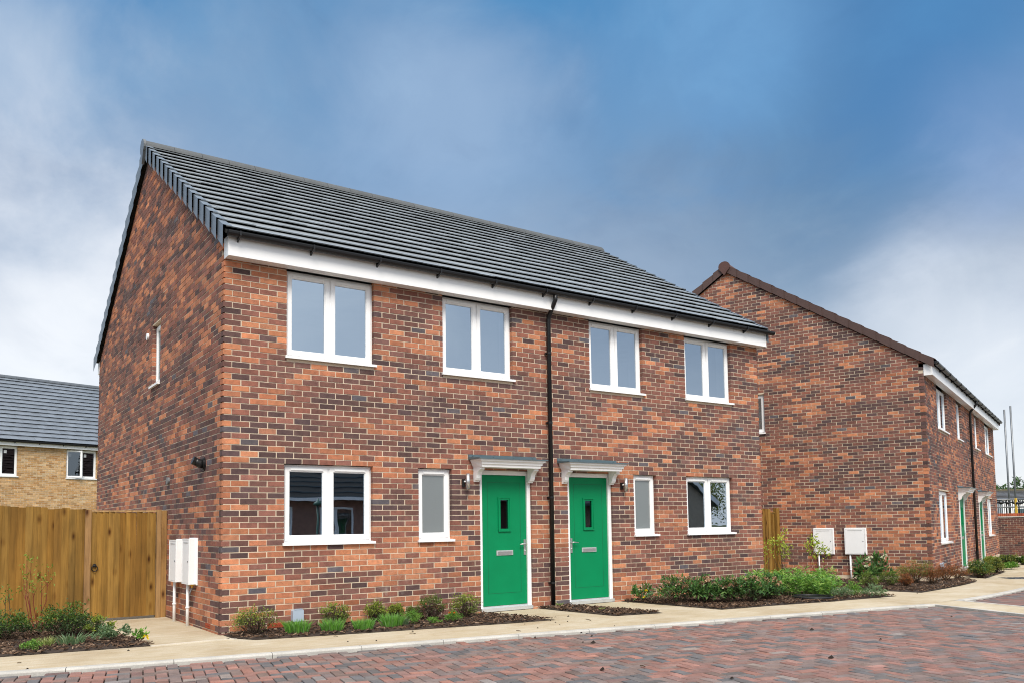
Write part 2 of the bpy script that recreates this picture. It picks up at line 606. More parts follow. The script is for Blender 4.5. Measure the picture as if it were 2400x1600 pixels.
# ---------------------------------------------------------------- brick walls
G = 0.07277          # course height
BL, BJ, BD = 0.225, 0.0135, 0.1025
RED = [((0.495, 0.205, 0.108), 0.17), ((0.390, 0.155, 0.086), 0.17), ((0.235, 0.099, 0.073), 0.19), ((0.170, 0.083, 0.068), 0.20),
       ((0.102, 0.061, 0.058), 0.21), ((0.110, 0.096, 0.106), 0.04), ((0.26, 0.115, 0.088), 0.02)]
BUFF = [((0.46, 0.275, 0.120), 0.4), ((0.52, 0.340, 0.170), 0.3), ((0.40, 0.225, 0.090), 0.2), ((0.56, 0.410, 0.240), 0.1)]


class Palette:
    """colours that come in loose patches along the courses, as packs of mixed bricks do"""
    def __init__(self, pal, seed, cluster=0.52):
        self.pal = [p[0] for p in pal]
        w = np.cumsum([p[1] for p in pal])
        self.w = w / w[-1]
        self.rng = np.random.default_rng(seed)
        self.grid = self.rng.random((260, 260))
        self.cluster = cluster

    def pick(self, s, k):
        a, b = s / 0.72 + k * 0.13, k / 2.6
        i, j = int(a) % 250, int(b) % 250
        fa, fb = a - math.floor(a), b - math.floor(b)
        g = self.grid
        n = (g[i, j] * (1 - fa) + g[i + 1, j] * fa) * (1 - fb) + (g[i, j + 1] * (1 - fa) + g[i + 1, j + 1] * fa) * fb
        n = min(max(0.5 + (n - 0.5) * 1.7, 0), 0.999)
        q = self.rng.random()
        x = n * self.cluster + q * (1 - self.cluster) if (self.rng.random() < 0.8 and s > 0.2) else q
        c = self.pal[int(np.searchsorted(self.w, min(x, 0.9999)))]
        v = self.rng.normal(1.0, 0.10)
        h = self.rng.normal(0, 0.03)
        return (c[0] * v * (1 + h), c[1] * v, c[2] * v * (1 - h))


def clip(poly, a, b, c):
    """keep a*s + b*t <= c"""
    out = []
    n = len(poly)
    for i in range(n):
        p, q = poly[i], poly[(i + 1) % n]
        dp, dq = a * p[0] + b * p[1] - c, a * q[0] + b * q[1] - c
        if dp <= 0:
            out.append(p)
        if (dp < 0 < dq) or (dq < 0 < dp):
            t = dp / (dp - dq)
            out.append((p[0] + (q[0] - p[0]) * t, p[1] + (q[1] - p[1]) * t))
    return out


def lay_bricks(fn, s0, s1, ztop, openings, pal, clips=(), start_full_even=True, end_full_even=None, corner_end=False, length=BL, proud=0.0):
    """courses of stretcher bond on one face; fn(s, z, d) -> point. Returns pieces() items."""
    items = []
    nco = int(ztop / G) + 1
    rng = pal.rng
    for k in range(nco):
        z0, z1 = k * G + 0.5 * BJ * 0.9, (k + 1) * G - 0.5 * BJ * 0.9
        if z0 >= ztop - 0.01:
            break
        z1 = min(z1, ztop)
        even = (k % 2 == 0)
        # at a corner this face shows its own brick in one course and the end of the other wall's brick in the next
        first = 0.0 if even == start_full_even else 0.1125
        gaps = sorted((a, b) for a, b, c, d in openings if c < z1 - 0.012 and d > z0 + 0.012)
        spans, cur = [], s0 + first
        for a, b in gaps:
            if a > cur:
                spans.append((cur, a))
            cur = max(cur, b)
        if cur < s1:
            spans.append((cur, s1))
        for (sa, sb) in spans:
            x = s0 + first + math.floor((sa - s0 - first) / length + 1e-6) * length
            if x + length - BJ - sa < 0.045:
                x += length
            lead = True
            while x < sb - 0.005:
                a, b = (sa if lead else max(x, sa)), min(x + length - BJ, sb)
                lead = False
                if sb - (x + length) < 0.045 and sb - (x + length) > -0.02:
                    b = sb
                    nx = sb
                else:
                    nx = x + length
                if b - a > 0.022:
                    j = rng.normal(0, 0.0012, 4)
                    poly = [(a + (j[0] if a > sa else 0), z0 + j[2] * .6), (b + (j[1] if b < sb else 0), z0 + j[2] * .6),
                            (b + (j[1] if b < sb else 0), z1 + j[3] * .6), (a + (j[0] if a > sa else 0), z1 + j[3] * .6)]
                    for cl_ in clips:
                        poly = clip(poly, *cl_)
                        if len(poly) < 3:
                            break
                    if len(poly) >= 3:
                        d0 = float(np.clip(rng.normal(0, 0.0013), -0.003, 0.0025)) - proud
                        n = len(poly)
                        v = [fn(s, t, d0) for s, t in poly] + [fn(s, t, BD) for s, t in poly]
                        f = [tuple(range(n))] + [(i, i + n, (i + 1) % n + n, (i + 1) % n) for i in range(n)]
                        items.append((v, f, pal.pick(a, k), v[:n]))
                x = nx
    return items


def backing(mb, fn, s0, s1, ztop, openings, d0=0.005, d1=0.10, poly_top=None, z0=-0.15):
    openings = [(o[0] - 0.006, o[1] + 0.006, o[2] - 0.006, o[3] + 0.006) for o in openings]
    ss = sorted(set([s0, s1] + [v for o in openings for v in o[:2]]))
    zs = sorted(set([z0, ztop] + [v for o in openings for v in o[2:4]]))
    for a, b in zip(ss, ss[1:]):
        for c, d in zip(zs, zs[1:]):
            m, n = (a + b) / 2, (c + d) / 2
            if any(o[0] < m < o[1] and o[2] < n < o[3] for o in openings):
                continue
            mb.prism([(a, c), (b, c), (b, d), (a, d)], fn, d0, d1)
    if poly_top:
        mb.prism(poly_top, fn, d0, d1)


# ---------------------------------------------------------------- windows and doors
def bars(mb, fn, s0, s1, z0, z1, w, d0, d1, bottom=None):
    bt = bottom or w
    mb.prism([(s0, z0), (s1, z0), (s1, z0 + bt), (s0, z0 + bt)], fn, d0, d1)
    mb.prism([(s0, z1 - w), (s1, z1 - w), (s1, z1), (s0, z1)], fn, d0, d1)
    mb.prism([(s0, z0 + bt), (s0 + w, z0 + bt), (s0 + w, z1 - w), (s0, z1 - w)], fn, d0, d1)
    mb.prism([(s1 - w, z0 + bt), (s1, z0 + bt), (s1, z1 - w), (s1 - w, z1 - w)], fn, d0, d1)


def window(house, fn, s0, s1, z0, z1, lights=2, glass='glass', vents=True, recess=0.07, sill=True, reveal=True, open_light=None):
    sill_h = 0.03 if sill else 0.0
    zb = z0 + sill_h
    mb = MB()
    bars(mb, fn, s0 + 0.002, s1 - 0.002, zb, z1 - 0.002, 0.042, recess, recess + 0.065)
    wd = (s1 - s0) / lights
    for i in range(1, lights):
        m = s0 + wd * i
        mb.prism([(m - 0.03, zb + 0.042), (m + 0.03, zb + 0.042), (m + 0.03, z1 - 0.044), (m - 0.03, z1 - 0.044)], fn, recess + 0.002, recess + 0.063)
    w = mb.build('window', MAT['pvc'], house)
    for i in range(lights):
        a = s0 + wd * i + (0.030 if i == 0 else 0.014)
        b = s0 + wd * (i + 1) - (0.030 if i == lights - 1 else 0.014)
        c, d = zb + 0.026, z1 - 0.030
        if open_light == i:
            ang = math.radians(24)
            def fs(s, t, dd, a=a, fn=fn, ang=ang):
                ds = s - a
                return fn(a + ds * math.cos(ang) + (dd - recess) * math.sin(ang) * 0, t, dd - ds * math.sin(ang))
        else:
            fs = fn
        sb = MB()
        bars(sb, fs, a, b, c, d, 0.052, recess - 0.014, recess + 0.03, 0.056)
        bars(sb, fs, a + 0.052, b - 0.052, c + 0.056, d - 0.052, 0.010, recess - 0.004, recess + 0.03)
        sb.build('sash', MAT['pvc'], w)
        if vents:
            vb = MB()
            vb.prism([(a + 0.07, d - 0.040), (b - 0.07, d - 0.040), (b - 0.07, d - 0.018), (a + 0.07, d - 0.018)], fs, recess - 0.026, recess - 0.0145)
            vb.build('trickle_vent', MAT['pvc'], w)
        pb = MB()
        ga, gb, gc, gd = a + 0.058, b - 0.058, c + 0.062, d - 0.058
        pb.add([fs(ga, gc, recess + 0.012), fs(gb, gc, recess + 0.012), fs(gb, gd, recess + 0.012), fs(ga, gd, recess + 0.012)], [(0, 1, 2, 3)])
        pb.build('pane', MAT[glass], w)
    if sill:
        sb = MB()
        sb.prism([(s0 + 0.001, z0 + 0.002), (s1 - 0.001, z0 + 0.002), (s1 - 0.001, z0 + 0.030), (s0 + 0.001, z0 + 0.030)], fn, -0.006, recess + 0.06)
        sb.prism([(s0 - 0.022, z0 - 0.006), (s1 + 0.022, z0 - 0.006), (s1 + 0.022, z0 + 0.026), (s0 - 0.022, z0 + 0.026)], fn, -0.042, -0.005)
        sb.build('sill', MAT['pvc'], w)
    if reveal:
        rb = MB()
        e = 0.004
        rb.prism([(s0 + e, z0), (s0 + e + 0.012, z0), (s0 + e + 0.012, z1), (s0 + e, z1)], fn, recess + 0.066, 0.34)
        rb.prism([(s1 - e - 0.012, z0), (s1 - e, z0), (s1 - e, z1), (s1 - e - 0.012, z1)], fn, recess + 0.066, 0.34)
        rb.prism([(s0 + e, z1 - 0.012), (s1 - e, z1 - 0.012), (s1 - e, z1), (s0 + e, z1)], fn, recess + 0.066, 0.34)
        rb.prism([(s0 + e, z0), (s1 - e, z0), (s1 - e, z0 + 0.012), (s0 + e, z0 + 0.012)], fn, recess + 0.066, 0.34)
        rb.build('plaster_reveal', MAT['plaster'], w)
    return w


def front_door(house, fn, s0, s1, z0, z1, handle_right=True):
    """frame with a green leaf, glazed slot, letter plate and lever handle"""
    fr = MB()
    w = 0.062
    fr.prism([(s0, z0), (s0 + w, z0), (s0 + w, z1), (s0, z1)], fn, 0.040, 0.12)
    fr.prism([(s1 - w, z0), (s1, z0), (s1, z1), (s1 - w, z1)], fn, 0.040, 0.12)
    fr.prism([(s0 + w, z1 - w), (s1 - w, z1 - w), (s1 - w, z1), (s0 + w, z1)], fn, 0.040, 0.12)
    d = fr.build('door', MAT['pvc'], house)
    th = MB()
    th.prism([(s0 + 0.01, z0 - 0.03), (s1 - 0.01, z0 - 0.03), (s1 - 0.01, z0 + 0.018), (s0 + 0.01, z0 + 0.018)], fn, -0.01, 0.13)
    th.prism([(s0 + w, z0 + 0.018), (s1 - w, z0 + 0.018), (s1 - w, z0 + 0.040), (s0 + w, z0 + 0.040)], fn, 0.045, 0.12)
    th.build('threshold', MAT['silver'], d)
    a, b, c, e = s0 + w + 0.004, s1 - w - 0.004, z0 + 0.044, z1 - w - 0.004
    gs0, gs1 = (a + b) / 2 - 0.112, (a + b) / 2 + 0.112
    gz0, gz1 = z0 + 1.125, z0 + 1.635
    leaf = MB()
    q0, q1, q2, q3 = gs0 + 0.03, gs1 - 0.03, gz0 + 0.03, gz1 - 0.03
    D0, D1 = 0.066, 0.11
    for (x0, x1, y0, y1) in [(a, q0, c, e), (q1, b, c, e), (q0, q1, c, q2), (q0, q1, q3, e)]:
        leaf.prism([(x0, y0), (x1, y0), (x1, y1), (x0, y1)], fn, D0, D1)
    lf = leaf.build('door_leaf', MAT['door'], d)
    gr = MB()
    p0, p1, p2, p3 = a + 0.105, b - 0.105, c + 0.175, e - 0.105
    gw = 0.0045
    for (x0, x1, y0, y1) in [(p0, p0 + gw, p2, p3), (p1 - gw, p1, p2, p3), (p0, p1, p2, p2 + gw), (p0, p1, p3 - gw, p3)]:
        gr.prism([(x0, y0), (x1, y0), (x1, y1), (x0, y1)], fn, D0 - 0.0012, D0 + 0.004)  # proud strips painted dark for groove shade, nothing is cut into the leaf
    gr.build('groove_shade_line', MAT['groove_shade'], d)
    gl = MB()
    bars(gl, fn, gs0, gs1, gz0, gz1, 0.018, D0 - 0.020, D0 + 0.01)
    bars(gl, fn, gs0 + 0.018, gs1 - 0.018, gz0 + 0.018, gz1 - 0.018, 0.024, D0 - 0.010, D0 + 0.01)
    gl.build('glazing_bead', MAT['door'], d)
    pn = MB()
    pn.add([fn(q0, q2, D0 + 0.015), fn(q1, q2, D0 + 0.015), fn(q1, q3, D0 + 0.015), fn(q0, q3, D0 + 0.015)], [(0, 1, 2, 3)])
    pn.build('pane', MAT['dark_glass'], d)
    ls0, lz = (a + b) / 2 - 0.148, z0 + 0.775
    lt = MB()
    lt.prism([(ls0, lz), (ls0 + 0.296, lz), (ls0 + 0.296, lz + 0.073), (ls0, lz + 0.073)], fn, D0 - 0.010, D0 - 0.001)
    lp = lt.build('letter_plate', MAT['silver'], d)
    fl = MB()
    fl.prism([(ls0 + 0.018, lz + 0.013), (ls0 + 0.278, lz + 0.013), (ls0 + 0.278, lz + 0.058), (ls0 + 0.018, lz + 0.058)], fn, D0 - 0.016, D0 - 0.0105)
    fl.build('letter_flap', MAT['chrome'], lp)
    hx = b - 0.036 if handle_right else a + 0.036
    sg = -1 if handle_right else 1
    hb = MB()
    hz = z0 + 0.935
    hb.prism([(hx - 0.018, hz - 0.165), (hx + 0.018, hz - 0.165), (hx + 0.018, hz + 0.065), (hx - 0.018, hz + 0.065)], fn, D0 - 0.010, D0 - 0.001)
    hd = hb.build('handle_plate', MAT['chrome'], d)
    lv = MB()
    lv.tube([fn(hx, hz, D0 - 0.008), fn(hx, hz, D0 - 0.048), fn(hx + sg * 0.02, hz + 0.003, D0 - 0.052), fn(hx + sg * 0.115, hz - 0.006, D0 - 0.052)],
            [0.010, 0.010, 0.009, 0.007], 8)
    lv.tube([fn(hx, hz - 0.10, D0 - 0.01), fn(hx, hz - 0.10, D0 - 0.022)], 0.011, 10)
    lv.build('lever', MAT['chrome'], hd, True)
    # hinges on the other side
    hs = MB()
    ox = b + 0.010 if not handle_right else a - 0.010
    for hz_ in (z0 + 0.25, z0 + 1.0, z0 + 1.75):
        hs.tube([fn(ox, hz_, D0 - 0.008), fn(ox, hz_ + 0.09, D0 - 0.008)], 0.007, 8)
    hs.build('hinge', MAT['pvc'], d)
    return d


def canopy(house, fn, s0, s1, z0, z1):
    """shallow moulded porch: grey flashed top, white cornice, two scrolled brackets; z1 = top of the flashing"""
    cb = MB()
    prof = [(0.0, -0.195), (-0.232, -0.195), (-0.236, -0.162), (-0.254, -0.152), (-0.258, -0.122), (-0.288, -0.108), (-0.292, -0.080), (0.0, -0.080)]
    ins = [0.075, 0.075, 0.072, 0.055, 0.052, 0.022, 0.018, 0.018]
    n = len(prof)
    v = []
    for e, sg in ((s0, 1), (s1, -1)):
        for (d, z), i in zip(prof, ins):
            v.append(fn(e + sg * i, z1 + z, d))
    f = [tuple(range(n)), tuple(range(2 * n - 1, n - 1, -1))] + [(i, i + n, (i + 1) % n + n, (i + 1) % n) for i in range(n)]
    cb.add(v, f)
    c = cb.build('door_canopy', MAT['pvc'], house)
    fb = MB()
    top = [(0.0, -0.006), (-0.012, -0.006), (-0.014, -0.045), (-0.312, -0.066), (-0.312, -0.084), (-0.297, -0.084), (-0.297, -0.0785), (0.0, -0.0785)]
    v = []
    n = len(top)
    for e in (s0 - 0.012, s1 + 0.012):
        for d, z in top:
            v.append(fn(e, z1 + z, d))
    f = [tuple(range(n)), tuple(range(2 * n - 1, n - 1, -1))] + [(i, i + n, (i + 1) % n + n, (i + 1) % n) for i in range(n)]
    fb.add(v, f)
    for k in range(4):
        s = s0 + 0.06 + (s1 - s0 - 0.12) * k / 3
        fb.tube([fn(s, z1 - 0.025, -0.012), fn(s, z1 - 0.025, -0.020)], 0.008, 8)
    fb.build('flashing', MAT['lead'], c)
    for s in (s0 + 0.075, s1 - 0.155):
        bb = MB()
        pr = [(0.0, -0.195), (-0.175, -0.195), (-0.180, -0.225), (-0.150, -0.238), (-0.115, -0.262), (-0.090, -0.300), (-0.080, -0.345), (-0.062, -0.375),
              (-0.035, -0.385), (-0.030, -0.40), (0.0, -0.40)]
        v = []
        n = len(pr)
        for e in (s, s + 0.080):
            for d, z in pr:
                v.append(fn(e, z1 + z, d))
        f = [tuple(range(n)), tuple(range(2 * n - 1, n - 1, -1))] + [(i, i + n, (i + 1) % n + n, (i + 1) % n) for i in range(n)]
        bb.add(v, f)
        bb.build('bracket', MAT['pvc'], c)
    return c


# ---------------------------------------------------------------- roofs
def slope_tiles(x0, x1, ye, zt, tan, ridge_y, rows, width, colr, rng, sign=1, step=0.048):
    """flat interlocking tiles laid in broken bond on one slope; sign +1 faces -y"""
    items = []
    g = (ridge_y - ye) / rows
    sl = math.sqrt(1 + tan * tan)
    ny, nz = -tan / sl, 1 / sl
    for k in range(rows):
        ya, yb = ye + k * g - 0.010, ye + (k + 1) * g + 0.04
        if k == rows - 1:
            yb = ridge_y
        x = x0 - (width / 2 if k % 2 else 0.0)
        while x < x1 - 0.01:
            a, b = max(x, x0) + 0.0015, min(x + width, x1) - 0.0015
            x += width
            if b - a < 0.03:
                continue
            jit = float(rng.normal(0, 0.0018))
            ha, hb = step + jit, 0.004
            def P(xx, yy, h):
                zz = zt + tan * (yy - ye)
                y2, z2 = yy + ny * h, zz + nz * h
                return (xx, y2 if sign > 0 else 2 * ridge_y - y2, z2)
            v = [P(a, ya, ha), P(b, ya, ha), P(b, yb, hb), P(a, yb, hb), P(a, ya + 0.004, ha - 0.014), P(b, ya + 0.004, ha - 0.014), P(b, yb, hb - 0.014), P(a, yb, hb - 0.014)]
            f = [(0, 1, 2, 3), (4, 5, 1, 0), (4, 0, 3, 7), (1, 5, 6, 2), (7, 6, 5, 4)]
            m = float(rng.normal(1, 0.07))
            items.append((v, f, tuple(c * m for c in colr), [v[4], v[5], v[2], v[3]]))
    return items


def gutter(house, x0, x1, y, z, clip_step=0.9, spout=None):
    mb = MB()
    n = 9
    prof = [(y + 0.052 * math.cos(math.pi * k / (n - 1)) * -1, z - 0.052 * math.sin(math.pi * k / (n - 1))) for k in range(n)]
    prof = [(prof[0][0], z + 0.012)] + prof + [(prof[-1][0], z + 0.012)]
    inner = [(yy * 0.9 + y * 0.1, zz * 0.9 + z * 0.1 + 0.001) for yy, zz in reversed(prof)]
    out = prof + inner
    m = len(out)
    v = [(x0, a, b) for a, b in out] + [(x1, a, b) for a, b in out]
    f = [(i, i + m, (i + 1) % m + m, (i + 1) % m) for i in range(m)]
    f += [tuple(range(len(prof))), tuple(range(m, m + len(prof)))]
    mb.add(v, f)
    g = mb.build('gutter', MAT['black'], house)
    k = 0
    x = x0 + 0.14
    while x < x1 - 0.05:
        bb = MB()
        bb.add([(x - 0.010, y + 0.07, z - 0.092), (x + 0.010, y + 0.07, z - 0.092), (x + 0.010, y + 0.07, z + 0.02), (x - 0.010, y + 0.07, z + 0.02),
                (x - 0.010, y - 0.060, z - 0.040), (x + 0.010, y - 0.060, z - 0.040), (x + 0.010, y - 0.060, z + 0.016), (x - 0.010, y - 0.060, z + 0.016)],
               [(0, 1, 2, 3), (4, 7, 6, 5), (0, 4, 5, 1), (3, 2, 6, 7), (0, 3, 7, 4), (1, 5, 6, 2)])
        bb.build('gutter_bracket', MAT['black'], g)
        x += clip_step
    return g


def downpipe(house, x, y, ztop, zbot, gy, gz, clips):
    mb = MB()
    mb.tube([(x, gy, gz - 0.03), (x, gy, gz - 0.12), (x, gy + 0.03, gz - 0.16), (x, y - 0.02, ztop - 0.03), (x, y, ztop - 0.09), (x, y, zbot)], 0.034, 12)
    p = mb.build('downpipe', MAT['black'], house, True)
    for z in clips:
        cb = MB()
        cb.tube([(x, y, z - 0.016), (x, y, z + 0.016)], 0.040, 12)
        cb.box(x - 0.050, x + 0.050, y + 0.016, y + 0.052, z - 0.010, z + 0.010)
        cb.build('pipe_clip', MAT['black'], p)
    return p


def gable_house(name, label, loc, rz, W, Dp, soffit, brick_y0, tan, ztile_eave, openings_front, openings_gable, tile_mat, tile_col, verge_mat, pal,
                rows=16, tile_w=0.30, mat_brick='brick', front_only=False, fill_len=BL, single_tiles=300, fascia=(4.60, 4.83), hidden=None, single_bricks=300, ridge_k=0.8):
    H = thing(name, label, 'house', loc, rz)
    Mw = root_matrix(H)
    ff = lambda s, z, d: (s, d, z)
    fg = lambda s, z, d: (d, s, z)
    fgr = lambda s, z, d: (W - d, s, z)
    fb = lambda s, z, d: (s, Dp - d, z)
    ry = Dp / 2
    top = soffit + 0.03
    apex = brick_y0 + tan * ry
    wall = MB()
    backing(wall, ff, 0.02, W - 0.02, top, openings_front)
    tri = [(0.02, top), (Dp - 0.02, top), (Dp - 0.02, brick_y0), (ry, apex), (0.02, brick_y0)]
    backing(wall, fg, 0.105, Dp - 0.105, top, openings_gable, poly_top=[(0.105, top), (Dp - 0.105, top), (Dp - 0.105, brick_y0 + tan * .1), (ry, apex), (0.105, brick_y0 + tan * .1)])
    backing(wall, fgr, 0.105, Dp - 0.105, top, [], d0=0.002, poly_top=[(0.105, top), (Dp - 0.105, top), (Dp - 0.105, brick_y0 + tan * .1), (ry, apex), (0.105, brick_y0 + tan * .1)])
    backing(wall, fb, 0.02, W - 0.02, top, [], d0=0.002)
    w = wall.build('wall', MAT['mortar'], H)
    items = lay_bricks(ff, 0.0, W, soffit, openings_front, pal, start_full_even=True, length=fill_len)
    items += lay_bricks(fg, 0.0, Dp, apex, openings_gable, pal, start_full_even=False, length=fill_len,
                        clips=[(-tan, 1, brick_y0), (tan, 1, brick_y0 + tan * Dp)])
    pieces(items, 'brick', MAT[mat_brick], w, Mw, limit=single_bricks, rest='brickwork', hidden=hidden)
    # roof body
    rb = MB()
    ye = -0.215
    e0, e1 = -0.045, W + 0.045
    th = 0.10
    for sg in (1, -1):
        def Y(y):
            return y if sg > 0 else 2 * ry - y
        zr = ztile_eave + tan * (ry - ye)
        rb.add([(e0, Y(ye), ztile_eave - 0.006), (e1, Y(ye), ztile_eave - 0.006), (e1, ry, zr - 0.006), (e0, ry, zr - 0.006),
                (e0, Y(ye + 0.0), ztile_eave - 0.05), (e1, Y(ye + 0.0), ztile_eave - 0.05), (e1, ry, zr - th), (e0, ry, zr - th)],
               [(0, 1, 2, 3), (4, 7, 6, 5), (0, 4, 5, 1), (0, 3, 7, 4), (1, 5, 6, 2)])
    roof = rb.build('roof', MAT['felt'], H)
    rng = np.random.default_rng(len(name) + int(W * 10))
    t = slope_tiles(-0.04, W + 0.05, ye, ztile_eave, tan, ry, rows, tile_w, tile_col, rng, 1)
    if not front_only:
        t += slope_tiles(-0.04, W + 0.05, ye, ztile_eave, tan, ry, rows, tile_w, tile_col, rng, -1)
    pieces(t, 'tile', tile_mat, roof, Mw, limit=single_tiles, rest='tiling', hidden=hidden)
    # verge caps on the gable in view, both slopes, and on the far gable
    g = (ry - ye) / rows
    sl = math.sqrt(1 + tan * tan)
    vfn = {'L': (-0.060, 0.03), 'R': (W - 0.02, W + 0.060)}
    lift = ztile_eave - tan * ye
    drop = lift - brick_y0 - 0.006
    for side, (xa, xb) in vfn.items():
        for sg in (1, -1):
            for k in range(rows):
                ya, yb = ye + k * g - 0.012, ye + (k + 1) * g + 0.004
                def Pz(y, h):
                    return ztile_eave + tan * (y - ye) + h
                Yf = (lambda y: y) if sg > 0 else (lambda y: 2 * ry - y)
                o0, o1 = 0.054, 0.030     # each cap steps over the one below it
                out = 0.022
                mb = MB()
                xo = xa - out if side == 'L' else xb + out
                xs = (xo, xa, xb) if side == 'L' else (xo, xb, xa)
                zb0, zb1 = Pz(ya, -drop - 0.002), Pz(yb, -drop + 0.012)
                v = [(xs[0], Yf(ya), zb0), (xs[0], Yf(ya), Pz(ya, o0)), (xs[2], Yf(ya), Pz(ya, o0)), (xs[2], Yf(ya), zb0),
                     (xs[1], Yf(yb), zb1), (xs[1], Yf(yb), Pz(yb, o1)), (xs[2], Yf(yb), Pz(yb, o1)), (xs[2], Yf(yb), zb1)]
                mb.add(v, [(0, 4, 5, 1), (1, 5, 6, 2)])
                mb.build('verge_cap', verge_mat, roof, recentre=True)
    # ridge tiles
    zr = ztile_eave + tan * (ry - ye)
    nr = max(4, int((W + 0.1) / 0.45))
    pitch = (W + 0.13) / nr
    n = 8
    for k in range(nr):
        a, b = -0.065 + pitch * k, -0.065 + pitch * (k + 1) - 0.006
        mb = MB()
        prof = [(ry - 0.145, zr - 0.045), (ry - 0.125, zr + 0.005), (ry - 0.075, zr + 0.060), (ry - 0.028, zr + 0.090), (ry + 0.028, zr + 0.090), (ry + 0.075, zr + 0.060), (ry + 0.125, zr + 0.005), (ry + 0.145, zr - 0.045)]
        m = len(prof)
        v = [(a, p, q) for p, q in prof] + [(b, p, q) for p, q in prof]
        f = [(i, i + 1, i + 1 + m, i + m) for i in range(m - 1)] + [tuple(range(m)), tuple(range(m, 2 * m))]
        mm = float(rng.normal(1, 0.06))
        mb.add(v, f, tuple(c * mm * ridge_k for c in tile_col))
        mb.build('ridge_tile', MAT['ridge'] if tile_mat is MAT['tile'] else tile_mat, roof, recentre=True)
    ec = MB()
    pr = [(ry + 0.150 * math.cos(a), zr - 0.03 + 0.135 * math.sin(a)) for a in np.linspace(-0.9, math.pi + 0.9, 16)]
    pr.append((ry, zr - drop - 0.10))
    ec.prism(pr, lambda s, z, d: (d, s, z), -0.105, -0.064, tuple(c * ridge_k for c in tile_col))
    ec.build('ridge_end_cap', tile_mat, roof)
    # fascia and soffit with boxed ends
    z0, z1 = fascia
    yf = -0.175
    fa = MB()
    fa.box(0.012, W - 0.012 + 0.07, yf, yf + 0.018, z0, z1)
    fa.box(0.0, 0.012, yf - 0.003, -0.002, z0 - 0.006, z1)
    fa.box(W + 0.058, W + 0.070, yf - 0.003, 0.06, z0 - 0.006, z1)
    fa.build('fascia', MAT['pvc'], H)
    so = MB()
    so.box(0.012, W + 0.058, yf + 0.018, -0.004, z0 + 0.004, z0 + 0.016)
    so.build('soffit', MAT['pvc'], H)
    bk = MB()
    bk.box(0.0, W, Dp + 0.002, Dp + 0.18, z0, z1)
    bk.build('rear_fascia', MAT['pvc'], H)
    return H, w


def room(house, x0, x1, y0, y1, z0, z1, mat):
    mb = MB()
    mb.add([(x0, y0, z0), (x1, y0, z0), (x1, y1, z0), (x0, y1, z0), (x0, y0, z1), (x1, y0, z1), (x1, y1, z1), (x0, y1, z1)],
           [(0, 1, 2, 3), (7, 6, 5, 4), (2, 6, 7, 3), (1, 5, 6, 2), (3, 7, 4, 0)])
    mb.build('room_lining', mat, house)


# ================================================================ setting: ground, road, paths
gm = MB()
gm.add([(-300, -300, -0.16), (300, -300, -0.16), (300, 300, -0.16), (-300, 300, -0.16)], [(0, 1, 2, 3)])
tag(gm.build('ground', MAT['ground']), kind='structure')

kerb_in = [(-9.0, 0.15)] + [tuple(ground_at(u, v)[:2]) for u, v in
           [(0, 1571.5), (158, 1561.5), (600, 1529.5), (865, 1509.5), (1200, 1484.5), (1506, 1463), (1800, 1441), (2004, 1425.5), (2178, 1414)]]
ka, kb = np.array(kerb_in[-1]), np.array(ground_at(2400, 1438)[:2])
kerb_dir = (kb - ka) / np.linalg.norm(kb - ka)
far_a = np.array(ground_at(2244, 1404)[:2])
far_b = np.array(ground_at(2400, 1417.5)[:2])
kerb2 = [tuple(far_a)] + [tuple(ground_at(u, v)[:2]) for u, v in [(2310, 1393.5), (2400, 1374.5)]]
d2 = np.array(kerb2[-1]) - np.array(kerb2[-2])
kerb2.append(tuple(np.array(kerb2[-1]) + d2 / np.linalg.norm(d2) * 14))


def offset(line, w):
    out = []
    for i, p in enumerate(line):
        a = np.array(line[max(i - 1, 0)])
        b = np.array(line[min(i + 1, len(line) - 1)])
        t = (b - a) / np.linalg.norm(b - a)
        out.append((p[0] + t[1] * w, p[1] - t[0] * w))
    return out


KW = 0.115
kerb_out = offset(kerb_in, KW)
kerb2_out = offset(kerb2, KW)
# footpath and door paths: one buff sheet behind the kerbs, following the fall of the ground
pm = MB()


def strip(mb, line_a, line_b, dz):
    v = [(x, y, ground_z(x) + dz) for x, y in line_a] + [(x, y, ground_z(x) + dz) for x, y in line_b]
    n = len(line_a)
    mb.add(v, [(i, i + 1, i + 1 + n, i + n) for i in range(n - 1)])


edge = []
for line in (kerb_in, kerb2):
    for a, b in zip(line, line[1:]):
        for t in np.linspace(0, 1, 5)[:-1]:
            edge.append((a[0] + (b[0] - a[0]) * t, a[1] + (b[1] - a[1]) * t))
edge.append(kerb2[-1])
edge = [e for i, e in enumerate(edge) if i == 0 or e[0] > edge[i - 1][0] + 1e-4]
prev = edge
for k in range(1, 9):
    nxt = [(x, y + (14.0 - y) * (k / 8.0) ** 1.8) for x, y in edge]
    strip(pm, prev, nxt, -0.004)
    prev = nxt
tag(pm.build('footpath', MAT['path']), kind='structure')


def road_z(x):
    return ground_z(x) - 0.030


rm = MB()
xs_ = np.linspace(-16, 40, 57)
strip(rm, [(x, -18.0) for x in xs_], [(x, 1.4 if x < -1 else -0.4) for x in xs_], -0.052)
road = tag(rm.build('road', MAT['joint_sand']), kind='structure')

# block paving in 90 degree herringbone, square to the kerb
PAV = [((0.265, 0.138, 0.112), 0.25), ((0.220, 0.128, 0.108), 0.21), ((0.185, 0.136, 0.122), 0.26), ((0.132, 0.122, 0.122), 0.22), ((0.225, 0.192, 0.178), 0.06)]
pav_pal = Palette(PAV, 21, 0.30)


